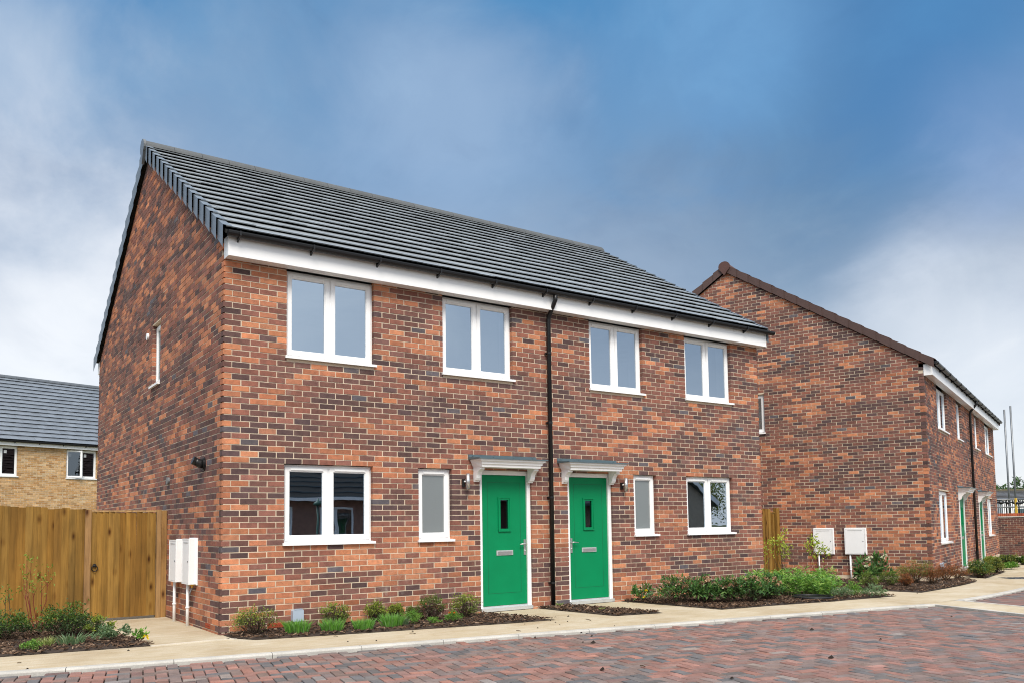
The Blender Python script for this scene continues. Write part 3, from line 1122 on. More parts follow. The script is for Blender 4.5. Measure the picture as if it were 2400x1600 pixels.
def side_of(line, p):
    """signed distance, positive on the road side"""
    best, sd = 1e9, 0
    for a, b in zip(line, line[1:]):
        a, b = np.array(a), np.array(b)
        t = min(max(float((p - a) @ (b - a) / ((b - a) @ (b - a))), 0), 1)
        q = a + (b - a) * t
        d = np.linalg.norm(p - q)
        if d < best:
            best = d
            n = np.array([(b - a)[1], -(b - a)[0]])
            sd = 1 if (p - a) @ n > 0 else -1
    return best * sd


strip_near = [tuple(ka - kerb_dir * 0.3), tuple(ka + kerb_dir * 16)]
strip_far = [tuple(far_a), tuple(far_a + kerb_dir * 16)]
items = []
ang = math.radians(-11.2)
ca, sa = math.cos(ang), math.sin(ang)
w = 0.1018
org = np.array([-2.0, -1.6])
for a_ in range(-60, 175):
    for b_ in range(-75, 55):
        t = (a_ - b_) % 4
        if t == 0:
            x0, x1, y0, y1 = a_, a_ + 2, b_, b_ + 1
        elif t == 2:
            x0, x1, y0, y1 = a_, a_ + 1, b_ - 1, b_ + 1
        else:
            continue
        cxl, cyl = (x0 + x1) / 2 * w, (y0 + y1) / 2 * w
        c = org + np.array([cxl * ca - cyl * sa, cxl * sa + cyl * ca])
        dep = (c[0] - CAM[0]) * _f[0] + (c[1] - CAM[1]) * _f[1]
        lat = (c[0] - CAM[0]) * _r[0] + (c[1] - CAM[1]) * _r[1]
        if dep < 4.3 or abs(lat) > dep * 0.72 + 0.8:
            continue
        if side_of(kerb_out, c) < 0.045:
            continue
        if c[0] > 6 and side_of(strip_near, c) < 0.03:
            continue
        g2 = 0.0048
        pts = []
        for (px_, py_) in ((x0 * w + g2, y0 * w + g2), (x1 * w - g2, y0 * w + g2), (x1 * w - g2, y1 * w - g2), (x0 * w + g2, y1 * w - g2)):
            pts.append(org + np.array([px_ * ca - py_ * sa, px_ * sa + py_ * ca]))
        h = road_z(c[0]) + float(RNG.normal(0, 0.0016))
        tx, ty = RNG.normal(0, 0.006, 2)
        cen = sum(pts) / 4
        topv, rim, low = [], [], []
        for p in pts:
            q = cen + (p - cen) * 0.945
            dz = tx * (p[0] - cen[0]) + ty * (p[1] - cen[1])
            topv.append((q[0], q[1], h + dz))
            rim.append((p[0], p[1], h + dz - 0.006))
            low.append((p[0], p[1], h - 0.024))
        v = topv + rim + low
        f = [(0, 1, 2, 3)] + [(i, i + 4, (i + 1) % 4 + 4, (i + 1) % 4) for i in range(4)] + [(i + 4, i + 8, (i + 1) % 4 + 8, (i + 1) % 4 + 4) for i in range(4)]
        items.append((v, f, pav_pal.pick(c[0] * 0.8, int(c[1] * 9) + 200), topv))
pieces(items, 'paver', MAT['paver'], road, None, 300, 'paving')
# the second paved area past the crossing strip
items = []
for a_ in range(80, 260):
    for b_ in range(-60, 60):
        t = (a_ - b_) % 4
        if t == 0:
            x0, x1, y0, y1 = a_, a_ + 2, b_, b_ + 1
        elif t == 2:
            x0, x1, y0, y1 = a_, a_ + 1, b_ - 1, b_ + 1
        else:
            continue
        cxl, cyl = (x0 + x1) / 2 * w, (y0 + y1) / 2 * w
        c = org + np.array([cxl * ca - cyl * sa, cxl * sa + cyl * ca])
        dep = (c[0] - CAM[0]) * _f[0] + (c[1] - CAM[1]) * _f[1]
        lat = (c[0] - CAM[0]) * _r[0] + (c[1] - CAM[1]) * _r[1]
        if abs(lat) > dep * 0.72 + 0.8 or c[0] < 8.5 or side_of(strip_far, c) > -0.16 or side_of(kerb2_out, c) < 0.045:
            continue
        pts = [org + np.array([px_ * ca - py_ * sa, px_ * sa + py_ * ca]) for px_, py_ in
               ((x0 * w + .002, y0 * w + .002), (x1 * w - .002, y0 * w + .002), (x1 * w - .002, y1 * w - .002), (x0 * w + .002, y1 * w - .002))]
        h = road_z(c[0])
        v = [(p[0], p[1], h) for p in pts] + [(p[0], p[1], h - 0.02) for p in pts]
        f = [(0, 1, 2, 3)] + [(i, i + 4, (i + 1) % 4 + 4, (i + 1) % 4) for i in range(4)]
        cc = pav_pal.pick(c[0] * 0.8, int(c[1] * 9) + 200)
        items.append((v, f, tuple(x * 0.85 for x in cc), v[:4]))
mass = MB()
for v, f, c, _ in items:
    mass.add(v, f, c)
if mass.v:
    mass.build('far_paving', MAT['paver'], road)['kind'] = 'stuff'


def kerb_run(line, first, length=0.915):
    """separate kerb stones along a line"""
    k = thing('kerb', None, None)
    del_keys = [x for x in k.keys()]
    k['kind'] = 'structure'
    seg = []
    for a, b in zip(line, line[1:]):
        a, b = np.array(a), np.array(b)
        m = max(1, int(np.linalg.norm(b - a) / 0.05))
        for i in range(m):
            seg.append(a + (b - a) * i / m)
    seg.append(np.array(line[-1]))
    cum = [0.0]
    for a, b in zip(seg, seg[1:]):
        cum.append(cum[-1] + np.linalg.norm(b - a))
    cum = np.array(cum)
    seg = np.array(seg)

    def at(s):
        return np.array([np.interp(s, cum, seg[:, 0]), np.interp(s, cum, seg[:, 1])])
    s = first
    while s < cum[-1] - 0.05:
        e = min(s + length - 0.006, cum[-1])
        st = np.linspace(s, e, 4)
        prof = [(0.0, -0.10), (0.0, 0.002), (KW - 0.022, 0.003), (KW - 0.008, -0.003), (KW, -0.014), (KW, -0.10)]
        v = []
        for q in st:
            p = at(q)
            t = at(min(q + 0.05, cum[-1])) - at(max(q - 0.05, 0))
            t = t / np.linalg.norm(t)
            nrm = np.array([t[1], -t[0]])
            for o_, dz in prof:
                pp = p + nrm * o_
                v.append((pp[0], pp[1], ground_z(pp[0]) + dz))
        n = len(prof)
        f = [(i * n + j, i * n + j + 1, (i + 1) * n + j + 1, (i + 1) * n + j) for i in range(len(st) - 1) for j in range(n - 1)]
        f += [tuple(range(n)), tuple(range(len(v) - n, len(v)))]
        MB().add(v, f).build('kerb_stone', MAT['kerb'], k, recentre=True)
        s += length
    return k


kl = sum(np.linalg.norm(np.array(b) - np.array(a)) for a, b in zip(kerb_in[:3], kerb_in[1:3]))
kerb_run(kerb_in, (kl % 0.915) - 0.0)
kerb_run(kerb2, 0.0)
# the buff crossing strip across the road, with flush kerbs on both sides
sm_ = MB()
na, fa_ = [tuple(ka + kerb_dir * s) for s in np.linspace(-0.45, 12, 9)], [tuple(far_a + kerb_dir * s) for s in np.linspace(-0.45, 12, 9)]
strip(sm_, fa_, na, -0.006)
cs = tag(sm_.build('crossing_strip', MAT['path']), kind='structure')
for ln, wd in ((na, 0.10), (fa_, -0.10)):
    p0, p1 = np.array(ln[0]) + kerb_dir * 0.45, np.array(ln[-1])
    nrm = np.array([kerb_dir[1], -kerb_dir[0]]) * (1 if wd < 0 else -1)
    for i in range(13):
        a, b = p0 + kerb_dir * 0.915 * i, p0 + kerb_dir * (0.915 * (i + 1) - 0.008)
        q = [a, b, b + nrm * 0.10, a + nrm * 0.10]
        v = [(p[0], p[1], ground_z(p[0]) - 0.003) for p in q] + [(p[0], p[1], ground_z(p[0]) - 0.09) for p in q]
        MB().add(v, [(0, 1, 2, 3)] + [(i_, i_ + 4, (i_ + 1) % 4 + 4, (i_ + 1) % 4) for i_ in range(4)]).build('kerb_stone', MAT['kerb'], cs, recentre=True)

# pale edging along the path to the side gate
A_, B_, C_ = (ground_at(u, v) for u, v in ((352, 1513), (536, 1496), (556, 1497)))
em = MB()
for p, q in ((A_, B_), (B_, C_)):
    d = (q - p)[:2] / np.linalg.norm((q - p)[:2])
    nn = np.array([d[1], -d[0]]) * 0.05
    em.add([(p[0], p[1], 0.058), (q[0], q[1], 0.058), (q[0] + nn[0], q[1] + nn[1], 0.058), (p[0] + nn[0], p[1] + nn[1], 0.058),
            (p[0], p[1], 0.03), (q[0], q[1], 0.03), (q[0] + nn[0], q[1] + nn[1], 0.03), (p[0] + nn[0], p[1] + nn[1], 0.03)],
           [(0, 1, 2, 3), (0, 4, 5, 1), (1, 5, 6, 2), (2, 6, 7, 3), (3, 7, 4, 0)])
tag(em.build('path_edging', MAT['edging']), kind='structure')

# ================================================================ the front pair of houses
GREY_TILE = (0.30, 0.322, 0.335)
FFZ = (3.46, 4.60)          # first-floor openings: sill and head
GFZ = (1.092, 2.11)
ff_win = [(0.792, 2.012), (3.085, 4.305), (5.825, 7.005), (8.025, 9.245)]
gf_win = [(0.772, 1.990, 2), (2.680, 3.218, 1), (6.728, 7.252, 1), (7.985, 9.190, 2)]
doors = [(3.688, 4.622), (5.322, 6.252)]
DZ = (0.085, 2.11)
op_front = [(a, b, FFZ[0], 4.70) for a, b in ff_win] + [(a, b, GFZ[0], GFZ[1]) for a, b, _ in gf_win] + [(a, b, DZ[0] - 0.05, DZ[1]) for a, b in doors]
op_gable = [(3.36, 3.93, 3.56, 4.56)]
houseA, wallA = gable_house('semi_detached_house', 'nearest red-brick pair of houses with two green doors and grey tiled roof', (0, 0, 0), 0.0,
                            10.0, 8.95, 4.62, 4.80, 0.607, 4.90, op_front, op_gable, MAT['tile'], GREY_TILE, MAT['verge'], Palette(RED, 3),
                            rows=16, tile_w=0.298, front_only=True, fascia=(4.60, 4.845), ridge_k=0.30)
fA = lambda s, z, d: (s, d, z)
gA = lambda s, z, d: (d, s, z)
for a, b in ff_win:
    window(houseA, fA, a, b, FFZ[0], 4.600, 2)
for a, b, n in gf_win:
    window(houseA, fA, a, b, GFZ[0], GFZ[1], n, glass='frosted' if n == 1 else 'glass', vents=True)
window(houseA, gA, 3.36, 3.93, 3.56, 4.56, 1, glass='frosted', vents=False)
front_door(houseA, fA, doors[0][0], doors[0][1], DZ[0], DZ[1], True)
front_door(houseA, fA, doors[1][0], doors[1][1], DZ[0], DZ[1], False)
canopy(houseA, fA, 3.505, 4.700, 1.9, 2.335)
canopy(houseA, fA, 5.130, 6.335, 1.9, 2.335)
gutter(houseA, -0.03, 10.20, -0.245, 4.862, 0.93)
downpipe(houseA, 4.955, -0.060, 4.56, 0.09, -0.245, 4.862, (3.95, 2.87, 1.72, 0.42))
for (x0, x1) in ((0.35, 4.85), (5.1, 9.65)):
    room(houseA, x0, x1, 0.342, 3.6, 2.75, 4.72, MAT['interior'])
    room(houseA, x0, x1, 0.342, 3.6, 0.12, 2.55, MAT['interior'])
# air bricks at the foot of the walls
for (fn, s) in ((fA, 0.575), (gA, 0.42)):
    mb = MB()
    mb.prism([(s, 0.082), (s + 0.215, 0.082), (s + 0.215, 0.145), (s, 0.145)], fn, -0.003, 0.02)
    for r_ in range(2):
        for c_ in range(6):
            a, z = s + 0.014 + c_ * 0.032, 0.089 + r_ * 0.027
            mb.prism([(a, z), (a + 0.018, z), (a + 0.018, z + 0.018), (a, z + 0.018)], fn, -0.0085, -0.0032)
    mb.build('air_brick', MAT['airbrick'], houseA)
# round overflow ends on the gable
for s, z in ((4.22, 4.45), (2.66, 2.02)):
    mb = MB()
    mb.tube([(0.0, s, z), (-0.03, s, z)], 0.055, 16)
    mb.build('vent_terminal', MAT['pvc'] if z > 3 else MAT['steel'], houseA)

# ================================================================ the second pair, turned and set further along
B0 = (15.2228, -0.3866, 0.044)
BTH = 0.347168
sB = lambda z: z - 0.044
ff_b = [(1.66, 3.28, 2), (4.96, 5.90, 1), (8.85, 9.80, 1), (11.60, 13.32, 2)]
gf_b = [(1.28, 2.87, 2), (11.30, 12.82, 2)]
doors_b = [(4.55, 5.50), (8.90, 9.85)]
op_b = [(a, b, 3.40, 4.60) for a, b, _ in ff_b] + [(a, b, 0.68, 1.93) for a, b, _ in gf_b] + [(a, b, -0.08, 1.93) for a, b in doors_b]


def hidden_by_a(pts, Mw):
    p = np.mean([Mw[:3, :3] @ np.array(q) + Mw[:3, 3] for q in pts], axis=0)
    s = to_px(p)
    return s is not None and s[0] < 1788 and s[1] > 640 + (s[0] - 1600) * 0.74


houseB, wallB = gable_house('semi_detached_house', 'further red-brick pair of houses with brown verge tiles, gable facing the camera', B0, BTH,
                            14.4, 8.94, 4.46, 4.735, 0.642, 4.765, op_b, [(3.60, 4.25, 3.42, 4.40)], MAT['brown_tile'], (0.105, 0.048, 0.038),
                            plain('brown_verge', (0.078, 0.043, 0.036), 0.65, 0.10, 5.0), Palette(RED, 9), rows=16, tile_w=0.30, fascia=(4.46, 4.70), hidden=hidden_by_a)
for a, b, n in ff_b:
    window(houseB, fA, a, b, 3.40, 4.455, n, vents=False)
for a, b, n in gf_b:
    window(houseB, fA, a, b, 0.68, 1.93, n, vents=False)
window(houseB, gA, 3.60, 4.25, 3.42, 4.40, 1, vents=False)
fBd = lambda s, z, d: (s, d - 0.058, z)
front_door(houseB, fBd, doors_b[0][0], doors_b[0][1], -0.06, 1.93, True)
front_door(houseB, fBd, doors_b[1][0], doors_b[1][1], -0.06, 1.93, False)
canopy(houseB, fA, 4.42, 5.66, 1.7, 2.15)
canopy(houseB, fA, 8.75, 9.98, 1.7, 2.15)
gutter(houseB, -0.03, 14.62, -0.245, 4.735, 0.93)
downpipe(houseB, 7.35, -0.06, 4.42, -0.1, -0.245, 4.735, (3.8, 2.6, 1.3, 0.3))
for (x0, x1) in ((0.4, 7.0), (7.3, 14.0)):
    room(houseB, x0, x1, 0.342, 3.6, 2.6, 4.6, MAT['interior'])
    room(houseB, x0, x1, 0.342, 3.6, 0.0, 2.4, MAT['interior'])
room(houseB, 0.3, 3.0, 3.7, 5.0, 2.6, 4.6, MAT['interior'])

# ================================================================ the buff-brick house behind the fence
LB = math.radians(17.0)
lo = np.array([-7.2, 25.1])
buff_front = [(9.33, 10.55, 3.45, 4.64), (6.30, 7.51, 3.45, 4.64), (2.2, 3.4, 3.45, 4.64)]


def hidden_c(pts, Mw):
    p = np.mean([Mw[:3, :3] @ np.array(q) + Mw[:3, 3] for q in pts], axis=0)
    s = to_px(p)
    return s is not None and (s[0] > 226 or s[1] > 1195)


houseC, wallC = gable_house('buff_brick_house', 'distant buff-brick house with grey tiles behind the left fence', (lo[0], lo[1], 0.0), LB,
                            14.0, 8.9, 4.65, 4.76, 0.685, 4.86, buff_front, [], MAT['tile'], (0.145, 0.165, 0.190), MAT['verge'], Palette(BUFF, 33, 0.5),
                            rows=16, tile_w=0.30, mat_brick='buff_brick', front_only=True, fascia=(4.65, 4.79), hidden=hidden_c, ridge_k=0.7)
for i, (a, b, c, d) in enumerate(buff_front):
    window(houseC, fA, a, b, c, d - 0.005, 2, vents=False, glass='dark_glass', open_light=0 if i == 0 else None)
gutter(houseC, -0.03, 14.2, -0.245, 4.825, 0.9)
for x0, x1 in ((0.4, 7.0), (7.2, 13.6)):
    room(houseC, x0, x1, 0.342, 3.6, 2.6, 4.6, MAT['dark_interior'])
for s, z in ((9.45, 4.36), (10.05, 4.36), (6.42, 4.36), (7.03, 4.36)):
    mb = MB()
    mb.prism([(s, z), (s + 0.10, z), (s + 0.10, z + 0.12), (s, z + 0.12)], fA, 0.070, 0.078)
    mb.build('glass_sticker', MAT['pvc'], houseC)

# ================================================================ things on the walls
def wall_light(x, z, label):
    t = thing('wall_light', label, 'wall light', (x, 0, z), group='porch lights')
    mb = MB()
    mb.box(-0.055, -0.015, -0.035, -0.001, -0.075, 0.035)
    mb.build('back_plate', MAT['black'], t)
    mb = MB()
    mb.tube([(0.005, -0.075, -0.10), (0.005, -0.075, 0.105)], 0.030, 16)
    mb.build('lamp_body', MAT['chrome'], t, True)
    mb = MB()
    mb.tube([(0.005, -0.075, 0.106), (0.005, -0.075, 0.112)], 0.026, 16)
    mb.tube([(0.005, -0.075, -0.101), (0.005, -0.075, -0.107)], 0.026, 16)
    mb.build('lens', MAT['frosted'], t)
    mb = MB()
    mb.tube([(-0.03, -0.03, 0.0), (0.0, -0.06, 0.0)], 0.014, 8)
    mb.build('arm', MAT['chrome'], t)
    return t


wall_light(3.435, 1.935, 'cylindrical steel wall light left of the nearer green door')
wall_light(6.482, 1.935, 'cylindrical steel wall light right of the second green door')


def meter_box(name_label, x0, x1, z0, z1, depth, place, rz=0.0, pipes=(), zbot=-0.06, group=None, hinge_right=True):
    """white utility cabinet on a wall; local x along the wall, -y out of it"""
    t = thing('meter_box', name_label, 'meter box', place, rz, group)
    b = MB()
    b.box(x0, x1, -depth + 0.02, -0.001, z0, z1)
    b.box(x0 - 0.012, x1 + 0.012, -0.02, -0.0015, z0 - 0.012, z1 + 0.012)
    b.build('cabinet', MAT['box_pvc'], t)
    d = MB()
    e = 0.016
    d.prism([(x0 + e, z0 + e), (x1 - e, z0 + e), (x1 - e, z1 - e), (x0 + e, z1 - e)], lambda s, z, q: (s, q, z), -depth + 0.004, -depth + 0.0185)
    dr = d.build('cabinet_door', MAT['box_pvc'], t)
    r = MB()
    bars(r, lambda s, z, q: (s, q, z), x0 - 0.002, x1 + 0.002, z0 - 0.002, z1 + 0.002, 0.014, -depth + 0.001, -depth + 0.0195)
    r.build('door_frame', MAT['box_pvc'], t)
    k = MB()
    kx = x1 - 0.05 if hinge_right else x0 + 0.05
    k.tube([(kx, -depth + 0.003, (z0 + z1) / 2), (kx, -depth - 0.003, (z0 + z1) / 2)], 0.010, 10)
    k.build('lock', MAT['steel'], dr)
    v = MB()
    v.box(x0 + 0.07, x1 - 0.07, -depth + 0.001, -depth + 0.0035, z1 - 0.055, z1 - 0.048)
    v.build('door_slot', MAT['steel'], dr)
    for px_ in pipes:
        p = MB()
        p.tube([(px_, -0.055, zbot), (px_, -0.055, z0 + 0.01)], 0.021, 12)
        p.tube([(px_, -0.055, z0 * 0.45 + zbot * 0.55 - 0.012), (px_, -0.055, z0 * 0.45 + zbot * 0.55 + 0.012)], 0.027, 12)
        p.build('conduit', MAT['pvc'], t, True)
    return t


# gable of the near house: local x runs towards the back
meter_box('white utility cabinet nearest the corner on the left gable wall', -1.375, -1.03, 0.60, 1.185, 0.115, (0, 0, 0), math.radians(-90), (-1.29,), 0.03)
meter_box('white utility cabinet next to the gate on the left gable wall', -2.085, -1.715, 0.60, 1.165, 0.115, (0, 0, 0), math.radians(-90), (-2.0,), 0.03)
# gable of the further house
for lab, y0, y1 in (('white meter cabinet half hidden by a leafy shrub on the further gable', 2.075, 2.515), ('white meter cabinet in the clear near the corner of the further gable', 1.36, 1.81)):
    meter_box(lab, -y1, -y0, 0.53 - 0.044, 1.12 - 0.044, 0.10, B0, BTH - math.pi / 2, (-y1 + 0.10,), -0.16)

t = thing('flue_terminal', 'black flue outlet high on the left gable near the corner', 'flue', (0, 0.78, 2.14))
mb = MB()
mb.tube([(-0.002, 0, 0), (-0.012, 0, 0)], 0.088, 20)
mb.tube([(-0.012, 0, 0), (-0.03, 0, 0)], 0.072, 20)
mb.build('flange', MAT['black'], t)
mb = MB()
mb.tube([(-0.02, 0, 0.0), (-0.06, 0, 0.005), (-0.09, 0.0, 0.02), (-0.12, 0.0, 0.035)], [0.060, 0.058, 0.052, 0.048], 16)
mb.build('outlet', MAT['black'], t, True)
mb = MB()
mb.tube([(-0.115, 0, 0.033), (-0.145, 0, 0.045)], 0.054, 16)
mb.build('outlet_grille', MAT['black'], t)

# small gas tap below the meter boxes
t = thing('outside_tap', 'small brass and black tap under the meter cabinets', 'tap', (0, 1.12, 0.52))
mb = MB()
mb.tube([(0, 0, 0.02), (-0.05, 0, 0.02), (-0.07, 0, -0.03), (-0.07, 0, -0.06)], 0.012, 8)
mb.build('spout', MAT['steel'], t, True)
mb = MB()
mb.tube([(-0.045, 0, 0.03), (-0.045, 0, 0.06)], 0.008, 8)
mb.box(-0.075, -0.015, -0.008, 0.008, 0.06, 0.07)
mb.build('tap_handle', MAT['yellow'], t)


def outlet_box(lab, loc, rz):
    t = thing('outlet_box', lab, 'outlet box', loc, rz, 'outlet boxes')
    mb = MB()
    x0, x1, z0, z1, d = -0.07, 0.07, 0.10, 0.245, 0.075
    o = 0.012
    poly = [(x0 + o, z0), (x1 - o, z0), (x1, z0 + o), (x1, z1 - o), (x1 - o, z1), (x0 + o, z1), (x0, z1 - o), (x0, z0 + o)]
    mb.prism(poly, lambda s, z, q: (s, q, z), -d, -0.001)
    mb.build('enclosure', MAT['grey_box'], t)
    mb = MB()
    mb.box(x0 + 0.02, x1 - 0.02, -d - 0.004, -d + 0.03, z1 + 0.0005, z1 + 0.010)
    mb.build('lid_hinge', MAT['grey_box'], t)
    mb = MB()
    mb.tube([(0.01, -0.035, 0.102), (0.01, -0.035, -0.08)], 0.012, 10)
    mb.build('conduit', MAT['grey_box'], t, True)
    return t


outlet_box('pale grey outlet box low on the front wall behind grassy tufts', (0.935, 0, 0.045), 0.0)
outlet_box('pale grey outlet box low on the further house front wall', tuple(np.array(B0) + np.array([math.cos(BTH), math.sin(BTH), 0]) * 0.95 + np.array([0, 0, 0.02])), BTH)

# ================================================================ fences
WOOD = [(0.285, 0.155, 0.034), (0.305, 0.170, 0.039), (0.255, 0.132, 0.027), (0.270, 0.143, 0.032), (0.320, 0.184, 0.046)]


def wood_col():
    c = random.choice(WOOD)
    m = random.gauss(1, 0.07)
    return tuple(x * m for x in c)


def boards(parent, x0, x1, y, z0, z1f, width):
    """feather-edged boards, each lapping over the thin edge of the one before it"""
    x = x0
    while x < x1 - 0.01:
        b = min(x + width * random.uniform(0.94, 1.08), x1)
        zt = z1f((x + b) / 2) + random.gauss(0, 0.006)
        lean = random.gauss(0, 0.003)
        mb = MB()
        v = []
        for zz, l in ((z0, 0.0), (zt, lean)):
            v += [(x - 0.006 + l, y - 0.034, zz), (b + l, y - 0.012, zz), (b + l, y - 0.003, zz), (x - 0.006 + l, y - 0.016, zz)]
        mb.add(v, [(0, 3, 2, 1), (4, 5, 6, 7), (0, 1, 5, 4), (1, 2, 6, 5), (2, 3, 7, 6), (3, 0, 4, 7)], wood_col())
        mb.build('board', MAT['wood'], parent, recentre=True)
        x = b


FY = 2.76
fence = thing('timber_fence', 'close-boarded timber fence left of the side gate', 'fence', (-1.1, FY, 0.05))
boards(fence, -5.2, 0.035, 0.0, 0.06, lambda x: 1.555 - 0.052 * (x), 0.086)
for px_ in (-4.9, -2.45):
    MB().box(px_, px_ + 0.1, 0.003, 0.10, -0.05, 1.62, (0.29, 0.17, 0.07)).build('post', MAT['wood'], fence)
MB().box(-5.2, -0.02, -0.02, 0.004, 0.0, 0.058, (0.30, 0.18, 0.08)).build('gravel_board', MAT['wood'], fence)
gate = thing('side_gate', 'ledged timber side gate with black ring handle against the house', 'gate', (-1.05, FY - 0.01, 0.05))
boards(gate, 0.045, 0.90, 0.0, 0.035, lambda x: 1.515, 0.072)
mb = MB()
mb.box(0.045, 0.90, -0.032, 0.014, 1.518, 1.542, (0.40, 0.255, 0.12))
mb.build('top_rail', MAT['wood'], gate)
MB().box(-0.035, 0.042, -0.065, 0.045, -0.03, 1.55, (0.33, 0.19, 0.08)).build('gate_post', MAT['wood'], gate)
MB().box(0.905, 0.965, -0.045, 0.06, -0.03, 1.55, (0.35, 0.21, 0.09)).build('hanging_post', MAT['wood'], gate)
MB().box(0.968, 1.045, -0.03, 0.06, -0.03, 1.54, (0.33, 0.185, 0.065)).build('wall_post', MAT['wood'], gate)
for z in (0.25, 0.85, 1.38):
    MB().box(0.05, 0.9, 0.002, 0.03, z, z + 0.07, (0.3, 0.18, 0.08)).build('ledge', MAT['wood'], gate)
mb = MB()
mb.tube([(0.095, -0.026, 0.775), (0.095, -0.040, 0.775)], 0.024, 14)
rh = mb.build('ring_handle', MAT['black'], gate)
mb = MB()
ring = [(0.095 + 0.036 * math.sin(a), -0.045, 0.735 + 0.040 * math.cos(a)) for a in np.linspace(0, 2 * math.pi, 22)]
mb.tube(ring, 0.0062, 6, caps=False)
mb.build('ring', MAT['black'], rh, True)

fence2 = thing('timber_fence', 'narrow timber fence between the two red-brick houses', 'fence', (10.02, 2.74, 0.0))
boards(fence2, 0.0, 3.735, 0.0, -0.04, lambda x: 1.61, 0.105)
boards(fence2, 3.75, 3.925, 0.05, -0.04, lambda x: 1.50, 0.055)
MB().box(3.74, 3.93, 0.02, 0.075, 1.502, 1.53, (0.24, 0.13, 0.03)).build('rail', MAT['wood'], fence2)
MB().box(3.94, 4.05, -0.02, 0.08, -0.06, 1.625, (0.25, 0.135, 0.03)).build('post', MAT['wood'], fence2)

# ================================================================ beyond the further house
def at_depth(u, v, dep):
    d = ray_dir(u, v)
    return CAM + d * (dep / float(d @ _f))


p0 = np.array(B0[:2]) + 14.4 * np.array([math.cos(BTH), math.sin(BTH)]) + 0.9 * np.array([-math.sin(BTH), math.cos(BTH)])
wdir = np.array([_r[0], _r[1]]) / np.hypot(_r[0], _r[1])
wang = math.atan2(wdir[1], wdir[0])
gw = thing('garden_wall', 'dark brick boundary wall with tile-on-edge coping right of the further house', 'wall', (p0[0], p0[1], -0.08), wang)
mb = MB()
WH = 1.42
mb.box(-0.3, 9.0, 0.012, 0.2, -0.2, WH)
core = mb.build('wall_core', MAT['mortar'], gw)
DARK = [((0.085, 0.040, 0.036), 0.4), ((0.115, 0.048, 0.038), 0.35), ((0.17, 0.068, 0.045), 0.12), ((0.06, 0.034, 0.032), 0.13)]
it = lay_bricks(lambda s, z, d: (s, d, z), -0.3, 9.0, WH - 0.005, [], Palette(DARK, 4))
pieces(it, 'brick', MAT['brick'], core, root_matrix(gw), 300, 'brickwork')
mb = MB()
mb.box(-0.3, 9.0, -0.035, 0.235, WH + 0.001, WH + 0.035)
mb.build('coping_tile', MAT['kerb'], gw)
x = -0.3
cp = Palette([((0.33, 0.09, 0.045), 0.6), ((0.26, 0.07, 0.04), 0.4)], 6)
k = 0
while x < 9.0:
    MB().box(x, x + 0.066, 0.0, 0.2, WH + 0.037, WH + 0.145, cp.pick(x, 3)).build('coping_brick', MAT['brick'], gw, recentre=True)
    x += 0.076
    k += 1
    if k > 60:
        break


def scaffold_pole(u0, v0, u1, v1, dep, lab):
    a, b = at_depth(u0, v0, dep), at_depth(u1, v1, dep)
    t = thing('scaffold_pole', lab, 'pole', (b[0], b[1], -0.1), group='scaffold poles beyond the wall')
    mb = MB()
    mb.tube([(0, 0, 0), (0, 0, a[2] + 0.1)], 0.042, 10)
    mb.build('tube', MAT['steel'], t, True)
    mb = MB()
    mb.box(-0.09, 0.09, -0.09, 0.09, -0.02, 0.01)
    mb.build('base_plate', MAT['steel'], t)
    mb = MB()
    mb.tube([(0, 0, 1.95), (0, 0, 2.07)], 0.058, 10)
    mb.build('coupler', MAT['steel'], t)
    return t


scaffold_pole(2356, 957, 2366, 1180, 39.0, 'left of two tall steel scaffold poles at the right edge')
scaffold_pole(2371, 948, 2381, 1180, 39.0, 'right of two tall steel scaffold poles at the right edge')
# guard rail with foam sleeves
ga_, gb_ = at_depth(2300, 1170, 36.0), at_depth(2440, 1164, 36.0)
t = thing('guard_rail', 'steel guard rail with mesh panel behind the boundary wall', 'railing', (ga_[0], ga_[1], -0.1))
dv = (gb_ - ga_)
for z in (ga_[2] + 0.1, ga_[2] - 0.23):
    mb = MB()
    mb.tube([(0, 0, z), (dv[0], dv[1], z)], 0.030, 8)
    mb.build('rail_tube', MAT['steel'], t, True)
for i in range(30):
    q = dv * i / 29
    mb = MB()
    mb.tube([(q[0], q[1], 1.35), (q[0], q[1], ga_[2] + 0.05)], 0.012 if i % 6 else 0.03, 6)
    mb.build('upright', MAT['black'], t)
for i in range(5):
    a, b = dv * (0.18 + i * 0.11), dv * (0.26 + i * 0.11)
    mb = MB()
    mb.tube([(a[0], a[1], ga_[2] - 0.01), ((a[0] + b[0]) / 2, (a[1] + b[1]) / 2, ga_[2] - 0.06), (b[0], b[1], ga_[2] - 0.01)], 0.06, 8)
    mb.build('foam_sleeve', MAT['black'], t, True)
pp = at_depth(2382, 1190, 35.0)
t = thing('safety_post', 'yellow post with black oval pad above the boundary wall', 'post', (pp[0], pp[1], -0.1))
mb = MB()
mb.box(-0.035, 0.035, -0.035, 0.035, 0, at_depth(2382, 1166, 35.0)[2] + 0.1)
mb.build('shaft', MAT['yellow'], t)
mb = MB()
zc_ = at_depth(2388, 1178, 35.0)[2] + 0.1
mb.tube([np.array([_r[0], _r[1], 0]) * s_ + np.array([-_f[0] * 0.08, -_f[1] * 0.08, zc_]) for s_ in (-0.05, 0.0, 0.14, 0.19)], [0.03, 0.055, 0.055, 0.03], 10)
mb.build('pad', MAT['black'], t, True)
